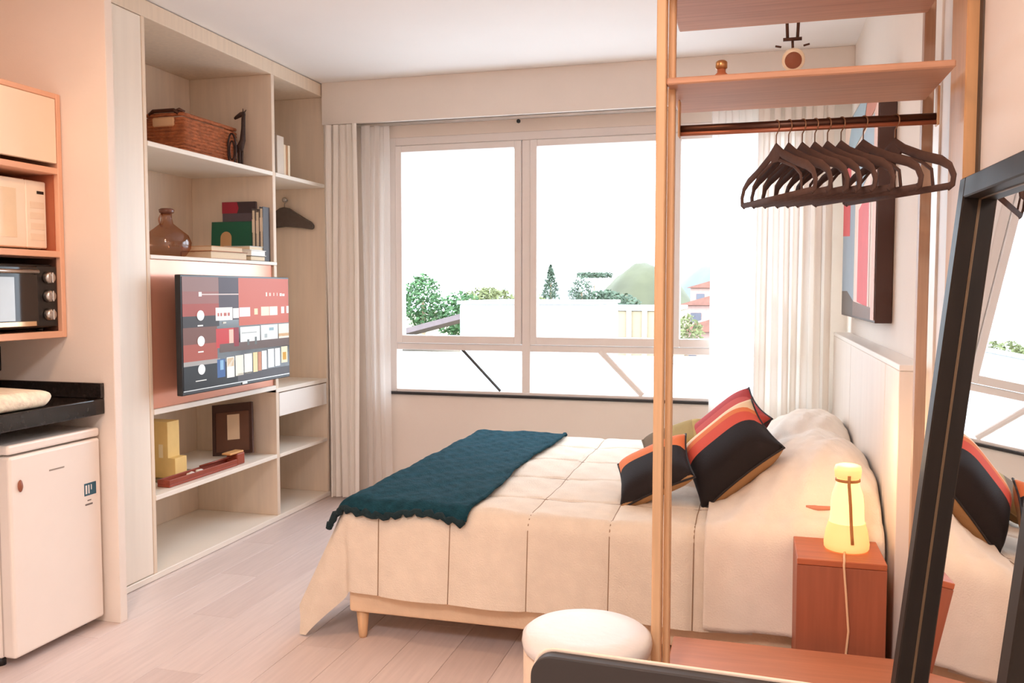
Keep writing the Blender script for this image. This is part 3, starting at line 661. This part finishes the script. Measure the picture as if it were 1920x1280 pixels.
# pillows under the cover
def cushion_mesh(name, a, b, t, n=26, corner=.10, pw_=.55):
    vs_, fs = [], []
    def P(u, v, s):
        x = a * u * (1 - corner * (1 - v * v) * abs(u)); y = b * v * (1 - corner * (1 - u * u) * abs(v))
        h = t * (max(0, (1 - u ** 4) * (1 - v ** 4))) ** pw_
        return (x, y, s * h)
    for s in (1, -1):
        base = len(vs_)
        for j in range(n + 1):
            for i in range(n + 1): vs_.append(P(-1 + 2 * i / n, -1 + 2 * j / n, s))
        for j in range(n):
            for i in range(n):
                q = (base + j * (n + 1) + i, base + j * (n + 1) + i + 1, base + (j + 1) * (n + 1) + i + 1, base + (j + 1) * (n + 1) + i)
                fs.append(q if s > 0 else q[::-1])
    me = bpy.data.meshes.new(name); me.from_pydata(vs_, [], fs)
    bm = bmesh.new(); bm.from_mesh(me); bmesh.ops.remove_doubles(bm, verts=bm.verts[:], dist=1e-5); bm.to_mesh(me); bm.free(); me.update()
    return me
def orient(nrm, up):
    z = Vector(nrm).normalized(); x = Vector(up); x = (x - z * x.dot(z)).normalized(); y = z.cross(x)
    return Matrix((x, y, z)).transposed().to_euler()
def cushion(loc, nrm, up, a, b, t, m, pip, label):
    e = tag(empty('cushion', loc, orient(nrm, up)), label, 'cushion', 'scatter cushions on the bed')
    link('cover', cushion_mesh('cover', a, b, t), m, e, smooth=True)
    pts = []
    N = 15
    for s in range(4):
        for k in range(N):
            w_ = -1 + 2 * k / N; u, v = [(w_, -1), (1, w_), (-w_, 1), (-1, -w_)][s]
            pts.append((a * u * (1 - .10 * (1 - v * v) * abs(u)), b * v * (1 - .10 * (1 - u * u) * abs(v)), 0))
    tube('piping', pts, .004, pip, e, 6, True)
    return e
black, tan, coral, cream, red, orange, olive = rgb(38, 32, 32), rgb(172, 132, 92), rgb(226, 96, 76), rgb(250, 220, 180), rgb(186, 58, 56), rgb(236, 134, 80), rgb(168, 142, 78)
M_pip = mat('black_piping', black, .8)
# local x = up the cushion, local y = across; bands run along x
mc1 = ramp_mat('cushion_black_coral', 'Y', [(0, black), (.50, coral), (.64, orange), (.71, cream)], back=tan)
mc2 = ramp_mat('cushion_red', 'Y', [(0, rgb(196, 80, 72)), (.20, red), (.42, rgb(206, 84, 76)), (.62, red), (.84, rgb(110, 40, 44))], back=rgb(90, 40, 42))
mc3 = ramp_mat('cushion_orange_black', 'Y', [(0, tan), (.18, black), (.58, orange), (.82, cream)], back=tan)
mc4 = ramp_mat('cushion_olive', 'X', [(0, rgb(110, 84, 50)), (.45, olive), (.7, rgb(190, 164, 92))], back=rgb(110, 84, 50))
cushion((-.075, 3.33, .690), (-.60, -.42, .68), (.66, -.05, .75), .185, .20, .080, mc1, M_pip, 'large black cushion with coral and cream stripes, nearest the lamp')
cushion((-.10, 3.74, .708), (-.62, -.30, .72), (.66, .0, .75), .19, .20, .065, mc2, M_pip, 'red striped cushion propped behind the black and coral one')
cushion((-.345, 3.27, .620), (-.42, -.34, .84), (.80, -.05, .60), .15, .17, .055, mc3, M_pip, 'low black and orange cushion leaning behind the wooden post')
cushion((-.315, 3.80, .630), (-.35, -.25, .90), (.85, .0, .45), .15, .17, .050, mc4, mat('olive_piping', rgb(110, 84, 50), .8), 'small olive cushion at the back of the cushion pile')
tag(tube('coral_ribbon', [(.10, 2.985, .60), (.16, 2.95, .598), (.22, 2.93, .597), (.27, 2.93, .60)], [.003, .007, .008, .006], mat('coral_ribbon', rgb(204, 136, 112), .8), flat=1.6), 'thin coral ribbon lying on the bed cover beside the lamp', 'ribbon')

# ------------------------------------------------------------------ nightstand + lamp
ns = tag(empty('nightstand', (.265, 2.715, 0)), 'terracotta wooden cube nightstand between bed and rack platform', 'nightstand')
M_tf = mat('terracotta_front', rgb(168, 96, 68), .5, var=.10, scale=4, stretch=(14, 14, .8))
box('top', -.125, .118, -.118, .118, .508, .526, M_terra, ns, .002)
box('side', -.125, -.110, -.102, .118, 0, .507, M_tf, ns, .001); box('side', .103, .118, -.102, .118, 0, .507, M_tf, ns, .001)
box('front', -.125, .118, -.118, -.103, 0, .507, M_tf, ns, .001); box('back', -.109, .102, .103, .118, .01, .507, M_tf, ns, .001)
box('bottom', -.109, .102, -.102, .102, .01, .025, M_tf, ns, .001)
lp = tag(empty('table_lamp', (.287, 2.735, .526)), 'glowing milk-bottle shaped lamp with a leather strap on the nightstand', 'lamp')
M_glow = mat('glowing_glass', rgb(255, 226, 160), .4, var=.02, emit=rgb(255, 218, 146), estr=.95)
lathe('shade', [(.045, 0), (.060, .006), (.063, .02), (.058, .055), (.050, .085), (.048, .10), (.047, .14), (.044, .165), (.034, .195), (.031, .215)], M_glow, lp, 36)
lathe('base_glass', [(.0615, .002), (.0640, .006), (.0650, .02), (.0600, .055), (.0520, .083)], mat('frosted_base', rgb(250, 214, 150), .5, emit=rgb(250, 200, 120), estr=.55), lp, 36, cap=False)
lathe('neck_cap', [(.031, .214), (.037, .218), (.039, .24), (.036, .252), (.026, .256)], mat('cap_glow', rgb(250, 220, 160), .5, emit=rgb(250, 200, 120), estr=.6), lp, 28)
tube('strap', [(.010, -.066, .03), (.008, -.060, .06), (.006, -.052, .10), (.004, -.050, .14), (.002, -.046, .17), (0, -.037, .20), (0, -.040, .228)], .0045, mat('leather', rgb(190, 128, 72), .6), lp, 8)
lathe('collar', [(.0345, .205), (.0360, .207), (.0355, .213), (.034, .214)], mat('leather', rgb(190, 128, 72)), lp, 24, cap=False)
tube('cord', [(-.01, -.060, .006), (-.015, -.095, .004), (-.018, -.135, .004), (-.020, -.142, -.01), (-.012, -.143, -.10), (-.004, -.143, -.20), (-.012, -.143, -.30), (-.02, -.143, -.42), (-.02, -.146, -.50)], .0035, mat('cream_cord', rgb(240, 200, 160), .6), lp, 6)
ld = bpy.data.lights.new('lamp_bulb', 'POINT'); ld.energy = 1.2; ld.color = (1, .62, .30); ld.shadow_soft_size = .05
lo = bpy.data.objects.new('lamp_bulb', ld); C.objects.link(lo); lo.parent = lp; lo.location = (0, -.0, .32)

# ------------------------------------------------------------------ clothes rack
rk = tag(empty('clothes_rack', (.12, 2.33, 0)), 'open pine clothes rack with upright, shelves, rail and low platform', 'clothes rack')
def rb(name, x0, x1, y0, y1, z0, z1, m, bev=.003): return box(name, x0 - .12, x1 - .12, y0 - 2.33, y1 - 2.33, z0, z1, m, rk, bev)
rb('upright', -.231, -.207, 2.15, 2.19, 0.0, ZC - .002, M_pine)
rb('upright', -.207, -.190, 2.20, 2.235, 0.0, ZC - .002, M_pine)
rb('upright', .425, .452, 2.50, 2.535, 0.0, ZC - .002, mat('brown_post', rgb(190, 156, 130), .5, var=.08, stretch=(14, 14, .8)))
M_shelf = M_pineh
rb('shelf', -.206, .432, 2.15, 2.50, 1.798, 1.815, M_shelf)
rb('shelf', -.206, .432, 2.12, 2.50, 2.022, 2.042, M_shelf)
rb('platform', -.206, .424, 2.112, 2.535, .255, .283, mat('platform_wood', rgb(200, 132, 100), .45, var=.08, scale=4, stretch=(1, 12, 12)))
for x in (-.19, .385): rb('platform_leg', x, x + .03, 2.13, 2.50, 0, .254, M_pineh)
tube('hanging_rail', [(-.19 - .12, 0.0, 1.722), (.43 - .12, .0, 1.722)], .0105, M_bronze, rk, 12)
tube('rail_liner', [(-.19 - .12, -.006, 1.709), (.43 - .12, -.006, 1.709)], .006, mat('rail_copper', rgb(176, 110, 84), .35, .6), rk, 10)
for x in (-.192, .426): rb('rail_bracket', x, x + .006, 2.315, 2.345, 1.70, 1.797, M_pine)
tag(lathe('dark_clip', [(.008, 0), (.014, .004), (.012, .012), (.004, .016)], M_blackpl, loc=(-.035, 2.14, .283), seg=12), 'tiny dark clip lying on the rack platform', 'clip')
# hanger prototype: plane x-z, hook at top
def make_hanger(label):
    e = tag(empty('clothes_hanger', (0, 0, 0)), label, 'hanger', 'brown hangers on the rack rail')
    th_ = .0048
    outline = [(0, .0), (.035, -.022), (.10, -.048), (.165, -.068), (.195, -.085), (.208, -.108), (.205, -.126), (.190, -.132)]
    pts = [(x, 0, z) for x, z in outline]; left = [(-x, 0, z) for x, z in outline[::-1][:-1]]
    bm = bmesh.new(); tube_bm(bm, left + pts, [.0095 if abs(p[0]) > .17 else .0115 for p in left + pts], 8, False, .35)
    link('shoulder_arms', fin(bm, 'shoulder_arms'), M_hang, e, smooth=True)
    bm = bmesh.new(); tube_bm(bm, [(-.20, 0, -.130), (.20, 0, -.130)], .0080, 8, False, .45)
    link('trouser_bar', fin(bm, 'trouser_bar'), M_hang, e, smooth=True)
    inner = [(0, -.030), (.05, -.046), (.10, -.062), (.135, -.085), (.142, -.128)]
    bm = bmesh.new(); tube_bm(bm, [(-x, 0, z) for x, z in inner[::-1][:-1]] + [(x, 0, z) for x, z in inner], .005, 6, False, .5)
    link('inner_brace', fin(bm, 'inner_brace'), M_hang, e, smooth=True)
    prism('centre_plate', [(-.03, -.024), (0, .006), (.03, -.024), (.018, -.038), (-.018, -.038)], -.003, .003, M_hang, e, axis='y')
    hook = [(0, 0, 0), (0, 0, .030)] + [(.0165 * math.sin(a), 0, .051 + .0165 * -math.cos(a)) for a in [R(k) for k in range(20, 250, 23)]]
    tube('hook', hook, .0017, mat('hook_wire', rgb(170, 130, 100), .35, .8), e, 6)
    return e
hl = ['leftmost of the brown flocked hangers on the rack rail', 'second brown hanger from the left on the rack rail', 'third brown hanger from the left on the rack rail', 'fourth brown hanger from the left on the rack rail', 'fifth brown hanger from the left on the rack rail', 'sixth brown hanger from the left on the rack rail', 'brown hanger with its right side free, second from the right', 'rightmost brown hanger, in front of the dark picture edge']
hp = [(.055, 24), (.085, 25), (.118, 26), (.148, 25), (.178, 26), (.210, 28), (.262, 30), (.335, 28)]
pr = make_hanger(hl[0])
for k, (x, a) in enumerate(hp):
    h = pr if k == 0 else copy_tree(pr)
    h.location = (x, 2.33, 1.666); h.rotation_euler = (0, 0, R(-(90 - a))); h['label'] = hl[k]
# broad charcoal hanger on the knob in the shelving
M_ch = mat('charcoal_flock', rgb(88, 76, 68), .75, var=.1, scale=40)
dh = tag(empty('suit_hanger', (-2.825, 4.872, 1.80)), 'broad charcoal suit hanger on the knob inside the right shelving bay', 'hanger')
half = [(0, .022), (.03, .016), (.075, -.012), (.14, -.050), (.185, -.075), (.200, -.095), (.198, -.112), (.185, -.120), (.10, -.108), (0, -.100)]
prism('shoulder_body', half + [(-x, z) for x, z in half[::-1][1:-1]], -.016, .016, M_ch, dh, axis='y', bev=.005)
tube('hook', [(0, 0, .02), (0, 0, .045)] + [(.016 * math.sin(a_), 0, .064 - .016 * math.cos(a_)) for a_ in [R(k) for k in range(20, 250, 23)]], .002, M_metal, dh, 6)
# jar on the rack shelf
jr = tag(empty('perfume_bottle', (-.083, 2.31, 1.815)), 'small brown stoppered bottle on the middle rack shelf', 'bottle')
lathe('body', [(.02, 0), (.028, .003), (.028, .02), (.020, .034), (.011, .042), (.011, .050)], mat('brown_ceramic', rgb(176, 108, 76), .35), jr, 22)
lathe('stopper', [(.010, .050), (.015, .053), (.015, .068), (.010, .072)], mat('gold_cap', rgb(196, 150, 100), .3, .7), jr, 18)
box('tag_plate', -.045, -.02, -.012, .012, 0, .008, mat('brown_ceramic', rgb(176, 108, 76)), jr, .002)
# ceiling spot behind the rack
sl = tag(empty('ceiling_spotlight', (.135, 3.5, ZC)), 'small adjustable ceiling spotlight seen between the rack shelves', 'lamp')
lathe('ceiling_plate', [(.05, -.012), (.052, -.006), (.052, 0)], M_metal, sl, 24)
for s in (-.020, .020): tube('arm', [(s, 0, -.012), (s * 1.1, 0, -.22), (s * .9, 0, -.315)], .006, M_bronze, sl, 8)
tube('cross_bar', [(-.034, 0, -.318), (.034, 0, -.318)], .007, M_bronze, sl, 8)
tube('stem', [(0, 0, -.318), (.002, 0, -.36)], .005, M_bronze, sl, 8)
hd_ = lathe('lamp_head', [(.022, .05), (.036, .03), (.042, -.01), (.042, -.035), (.036, -.038)], mat('pale_glass_head', rgb(244, 220, 190), .25, .2), sl, 24, (.005, .0, -.392), (R(-68), R(8), 0))
lathe('lens_disc', [(.001, -.0405), (.030, -.0405), (.031, -.0385), (.001, -.038)], mat('brown_lens', rgb(150, 84, 56), .4), hd_, 22)
for a in (-1, 1): tube('screw_arm', [(a * .040, 0, -.345), (a * .062, 0, -.34)], .004, M_bronze, sl, 6)

# ------------------------------------------------------------------ wall picture
pc = tag(empty('wall_picture', (.468, 4.04, 1.18)), 'large deep-framed abstract picture in red, blue-grey and brown above the headboard', 'picture')
box('frame_box', -.028, .031, -.61, .61, .0, .93, mat('dark_brown_frame', rgb(72, 44, 36)), pc, .002)
def art(lst):
    vs_, fs, ms, mi = [], [], [], []
    for i, (poly, c) in enumerate(lst):
        k = len(vs_); m = mat('art_%d_%d_%d' % c, rgb(*c), .6, var=.04, scale=12)
        vs_ += [(-.0285 - .0003 * i, -.60 + (1 - u) * 1.20, .01 + v * .91) for u, v in poly]; fs.append(tuple(range(k, k + len(poly))))
        if m not in ms: ms.append(m)
        mi.append(ms.index(m))
    me = bpy.data.meshes.new('canvas_print'); me.from_pydata(vs_, [], fs); me.update(); link('canvas_print', me, ms, pc)
    for p, q in zip(me.polygons, mi): p.material_index = q
# u: 0 far (left in photo) .. 1 near
art([([(0, 0), (1, 0), (1, 1), (0, 1)], (238, 214, 196)), ([(0, .08), (.42, .04), (.42, .62), (0, .62)], (150, 164, 176)), ([(0, 0), (.42, 0), (.42, .07), (.2, .12), (0, .12)], (96, 84, 78)), ([(0, .42), (.26, .40), (.26, .90), (0, .88)], (214, 70, 74)),
     ([(.45, .05), (.50, .50), (.86, .60), (.86, .04)], (250, 214, 204)), ([(.54, .07), (.54, .50), (.82, .56), (.82, .05)], (228, 84, 86)), ([(.42, .54), (.92, .66), (.92, .86), (.42, .80)], (166, 186, 200)),
     ([(.05, .80), (.6, .84), (.75, 1), (.3, 1)], (160, 184, 196)), ([(.62, .84), (1, .88), (1, 1), (.76, 1)], (206, 130, 104)), ([(.42, 0), (.92, 0), (.92, .05), (.42, .07)], (130, 104, 92)), ([(.92, 0), (1, 0), (1, .9), (.92, .86)], (238, 196, 180))])

# ------------------------------------------------------------------ stool, chair, mirror
so = tag(empty('round_stool', (-.385, 2.095, 0)), 'round drum stool with white padded top beside the pine upright', 'stool')
lathe('seat', [(.150, .405), (.160, .410), (.163, .425), (.161, .440), (.150, .449), (.10, .453), (.001, .454)], mat('white_leatherette', rgb(232, 226, 220), .5, var=.02, bump=.1), so, 48)
lathe('drum_body', [(.148, .03), (.157, .036), (.159, .20), (.159, .398), (.150, .404)], mat('cream_drum_fabric', rgb(232, 208, 184), .75, var=.03, scale=20, bump=.2), so, 48)
for k in range(4):
    a = R(45 + 90 * k); lathe('foot', [(.014, 0), (.018, .03)], M_pine, so, 12, (.115 * math.cos(a), .115 * math.sin(a), 0))

ch = tag(empty('chair', (-.03, 1.285, 0), (0, 0, R(-3.2))), 'black chair with a rounded pale-edged backrest at the bottom edge of the view', 'chair')
def rrect(x0, x1, z0, z1, r, n=8):
    p = []
    for cx, cz, a0 in ((x1 - r, z1 - r, 0), (x0 + r, z1 - r, 90), (x0 + r, z0 + r, 180), (x1 - r, z0 + r, 270)):
        for k in range(n + 1): a = R(a0 + 90 * k / n); p.append((cx + r * math.cos(a), cz + r * math.sin(a)))
    return p
prism('backrest_pad', rrect(-.234, .234, .525, .819, .030), -.212, -.192, mat('black_upholstery', rgb(44, 36, 31), .55, var=.06, scale=6), ch, axis='y', bev=.002)
prism('backrest_shell', rrect(-.237, .237, .522, .822, .032), -.191, -.187, mat('pale_ply_edge', rgb(222, 196, 174), .5), ch, axis='y', bev=.002)
prism('seat', rrect(-.22, .22, -.20, .20, .05), .43, .462, mat('black_upholstery', rgb(44, 36, 31)), ch, axis='z', bev=.004)
for s in (-1, 1):
    tube('back_post', [(s * .16, -.178, .60), (s * .17, -.178, .46), (s * .18, -.17, .42)], .010, M_blackpl, ch, 10)
    tube('leg', [(s * .17, -.16, .43), (s * .20, -.19, 0)], [.014, .010], M_blackpl, ch, 10)
    tube('leg', [(s * .17, .15, .43), (s * .20, .18, 0)], [.014, .010], M_blackpl, ch, 10)

lean = math.atan(.1005)
mr = tag(empty('leaning_mirror', (.2925, 1.75, 0), (0, lean, R(1.8))), 'tall black-framed mirror leaning against the right wall', 'mirror')
M_mf = mat('black_brown_frame', rgb(42, 34, 28), .5, spec=.25, var=.12, scale=8, stretch=(8, 8, .6))
Lm = 1.552; ya, yb_, bw, dp = -.348, .348, .045, .040
for b_ in ((0, dp, yb_ - bw, yb_, 0, Lm), (0, dp, ya, ya + bw, 0, Lm), (0, dp, ya + bw, yb_ - bw, Lm - bw, Lm), (0, dp, ya + bw, yb_ - bw, 0, bw)):
    box('frame_bar', *b_, M_mf, mr, .003)
MG = mat('gilt', rgb(130, 104, 78), .5, .4)
for b_ in ((.0315, .0338, yb_ - bw - .002, yb_ - bw, bw, Lm - bw), (.0315, .0338, ya + bw + .002, yb_ - bw - .002, Lm - bw - .002, Lm - bw)):
    box('gilt_line', *b_, MG, mr, 0)
box('mirror_glass', .034, .0365, ya + bw, yb_ - bw, bw, Lm - bw, M_mirror, mr, 0)
box('backing_board', .037, .040, ya + bw, yb_ - bw, bw, Lm - bw, M_dark, mr, 0)

# ------------------------------------------------------------------ unseen ceiling lamps: two inferred from the warm glow, one added as fill
WARM = (1.0, .58, .34)
def downlight(x, y, e, label, size=.22, col=WARM):
    t = tag(empty('ceiling_downlight', (x, y, ZC)), label, 'lamp', 'warm ceiling downlights')
    lathe('trim_ring', [(size * .5, -.012), (size * .62, -.012), (size * .64, 0), (size * .5, 0)], M_white, t, 32, cap=False)
    lathe('diffuser', [(.001, -.008), (size * .5, -.008), (size * .5, -.004), (.001, -.004)], mat('warm_diffuser', rgb(255, 226, 190), .5, emit=(1, .7, .45, 1), estr=2), t, 32)
    l = bpy.data.lights.new('downlight', 'AREA'); l.shape = 'DISK'; l.size = size; l.energy = e; l.color = col
    o = bpy.data.objects.new('downlight', l); C.objects.link(o); o.parent = t; o.location = (0, 0, -.02)
downlight(-1.75, 1.75, 12.5, 'warm round ceiling downlight above the kitchen side')
downlight(-.30, 1.05, 8, 'warm round ceiling downlight above the chair and mirror')
downlight(-.55, -.30, 46, 'large round fill lamp added on the ceiling behind the viewer', .60, (.97, .97, 1.0))  # added neutral fill, no such lamp seen; brightens the far end of the room

# ------------------------------------------------------------------ outside
def leaf_mat(n, c): return mat(n, c, .8, var=.35, scale=3)
M_wh = mat('white_render', rgb(196, 196, 196), .8, var=.02)
GZ = -7.0
gd = struct(box('ground', -140, 120, 6.5, 320, GZ - .5, GZ, mat('pale_ground', rgb(120, 112, 86), .9, var=.15, scale=.1), bev=0))
rf = tag(empty('neighbouring_flat_roof', (-2.5, 9.0, 0)), 'wide white flat roof just below the window', 'building')
box('walls', -5.2, 6, -2.3, 2.0, GZ, .30, M_wh, rf, 0)
box('roof_slab', -5.4, 6.2, -2.5, 2.2, .301, .46, M_wh, rf, .02)
box('vent_cover', 1.5, 2.9, 1.0, 1.5, .461, .52, mat('grey_vent', rgb(190, 190, 190), .6), rf, .01)
wbk = tag(empty('white_block', (-3.6, 14.0, 0)), 'plain white rooftop block seen through both sashes', 'building')
box('walls', -1.20, 1.13, 0, 2.6, GZ, 1.07, M_wh, wbk, .02); box('coping', -1.24, 1.17, -.04, 2.64, 1.071, 1.13, M_wh, wbk, .01)
bb = tag(empty('beige_house', (-3.4, 20, 0)), 'beige flat-fronted house to the right of the white block', 'building')
M_bei = mat('beige_render', rgb(150, 134, 110), .8, var=.03)
box('walls', -.15, 1.75, 0, 3, GZ, .84, M_bei, bb, .02); box('roof_edge', -.2, 1.8, -.05, 3.05, .841, .93, M_wh, bb, .01)
for x in (.62, .98): box('pilaster', x, x + .12, -.05, -.001, -2, .84, mat('pale_beige', rgb(170, 156, 132), .8), bb, .005)
grf = tag(empty('grey_tiled_house', (-6.7, 18, 0)), 'low house with a grey sloping roof below the garden trees', 'building')
box('walls', -1.4, .55, .2, 1.6, GZ, -.1, M_bei, grf, .02)
prism('sloping_roof', [(-1.7, .10), (.62, .70), (.62, .82), (-1.7, .22)], 0, 1.8, mat('grey_tiles', rgb(104, 90, 90), .8, var=.12, scale=6), grf, axis='y')
M_red = mat('red_tiles', rgb(128, 88, 76), .8, var=.12, scale=6)
for k, (x, y, zt, lab) in enumerate(((-1.5, 27, .55, 'pink-roofed house low on the right behind the curtain edge'), (-1.75, 34, 1.25, 'pale house with red roof higher up on the right slope'), (-2.2, 45, 1.95, 'small pale house with reddish roof far up the right slope'))):
    h = tag(empty('hillside_house', (x, y, 0)), lab, 'building', 'houses on the right slope')
    box('walls', -.8, 2.2, 0, 2.5, GZ, zt - .5, mat('pink_render', rgb(170, 140, 132), .8), h, .02)
    prism('roof', [(-1.0, zt - .499), (2.4, zt - .499), (.7, zt)], -.2, 2.7, M_red, h, axis='y')
    for q in range(3): w_ = box('window', -.5 + q * .9, -.1 + q * .9, -.05, -.001, zt - 1.3, zt - .8, mat('house_window', rgb(90, 90, 100), .2), h, .01)
# hills
def hill(name, cx, cy, rx, ry, h, m, label, seed):
    def fn(u, v):
        x, y = (u * 2 - 1), (v * 2 - 1); d = min(1, math.hypot(x, y))
        z = h * (math.cos(d * math.pi) * .5 + .5) * (1 + .025 * noise2(x * 1.4, y * 1.4, seed))
        return (cx + x * rx, cy + y * ry, GZ + z)
    tag(grid(name, fn, 60, 40, m), label, 'hill')
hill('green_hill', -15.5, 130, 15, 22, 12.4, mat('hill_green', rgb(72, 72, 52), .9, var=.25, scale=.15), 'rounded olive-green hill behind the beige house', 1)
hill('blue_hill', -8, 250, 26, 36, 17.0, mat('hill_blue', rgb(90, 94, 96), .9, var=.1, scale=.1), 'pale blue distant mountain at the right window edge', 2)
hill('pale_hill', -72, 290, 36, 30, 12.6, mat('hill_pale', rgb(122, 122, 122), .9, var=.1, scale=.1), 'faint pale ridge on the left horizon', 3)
# trees
def tree(name, loc, h, rx, rz, n, mleaf, label, seed, kind='round', group=None, trunk=True):
    e = tag(empty(name, loc), label, 'tree', group); rnd = random.Random(seed)
    tube('trunk', [(0, 0, 0), (.06, .02, h * .4), (0, 0, h * .92)], [.16, .10, .04], mat('bark', rgb(150, 126, 100), .9, var=.2), e, 7)
    bm = bmesh.new()
    for k in range(n):
        a = rnd.uniform(0, 6.28)
        if kind == 'cone':
            t = rnd.random(); z = h - rz * 2 * (1 - t); r = rx * (1 - t) ** .8 * math.sqrt(rnd.random())
        elif kind == 'flat':
            z = h - rnd.random() * rz * .5; r = rx * math.sqrt(rnd.random())
        else:
            c = rnd.uniform(-1, 1); r = rx * math.sqrt(1 - c * c) * rnd.random() ** .35; z = h - rz + rz * c * rnd.random() ** .3
        p = Vector((r * math.cos(a), r * math.sin(a), z)); s = rnd.uniform(.10, .22) * (rx * .35 + .15)
        d1 = Vector((rnd.gauss(0, 1), rnd.gauss(0, 1), rnd.gauss(0, .6))).normalized(); d2 = d1.orthogonal().normalized()
        q = [bm.verts.new(p + d1 * s), bm.verts.new(p + d2 * s * .5), bm.verts.new(p - d1 * s), bm.verts.new(p - d2 * s * .5)]
        bm.faces.new(q)
    me = bpy.data.meshes.new('foliage'); bm.to_mesh(me); bm.free()
    o = link('foliage', me, mleaf, e); o['kind'] = 'stuff'
    return e
gt = 'trees outside the window'
Lg = leaf_mat('leaf_green', rgb(60, 90, 50)); Ld = leaf_mat('leaf_dark', rgb(68, 82, 64)); Ly = leaf_mat('leaf_olive', rgb(94, 98, 58))
tree('leafy_tree', (-8.05, 20.6, GZ), 8.75, .55, .75, 1500, Lg, 'bright green tree at the left edge of the window', 1, group=gt)
tree('leafy_tree', (-7.55, 22.2, GZ), 8.30, .75, .7, 1500, Lg, 'leafy green tree right of the brightest one', 2, group=gt)
tree('leafy_tree', (-7.65, 24.3, GZ), 8.40, .75, .6, 1200, Ly, 'olive green tree beside the white block', 3, group=gt)
tree('leafy_tree', (-9.6, 32, GZ), 8.45, .9, .6, 1000, Ly, 'pale olive tree showing above the white block', 4, group=gt)
tree('leafy_tree', (-8.0, 31, GZ), 8.30, .8, .6, 1000, Ly, 'pale olive tree left of the window mullion', 5, group=gt)
tree('conifer', (-8.25, 36, GZ), 9.4, .75, 1.4, 1500, Ld, 'slim dark conifer just right of the mullion', 6, 'cone', gt)
tree('leafy_tree', (-7.3, 38, GZ), 9.0, .6, .8, 1100, Ld, 'grey-green tree between the conifer and the flat-topped one', 7, group=gt)
tree('flat_topped_tree', (-9.2, 52, GZ), 9.4, 1.1, .6, 900, Ld, 'flat-topped tree standing on the skyline', 8, 'flat', gt)
tree('leafy_tree', (-7.0, 43, GZ), 8.35, 1.8, .8, 1500, Ld, 'low broad grey-green tree under the flat-topped one', 9, group=gt)
tree('palm_bush', (-1.2, 17, GZ), 7.85, .35, .4, 500, Ly, 'olive palm-like bush right of the pine upright', 10, group=gt)
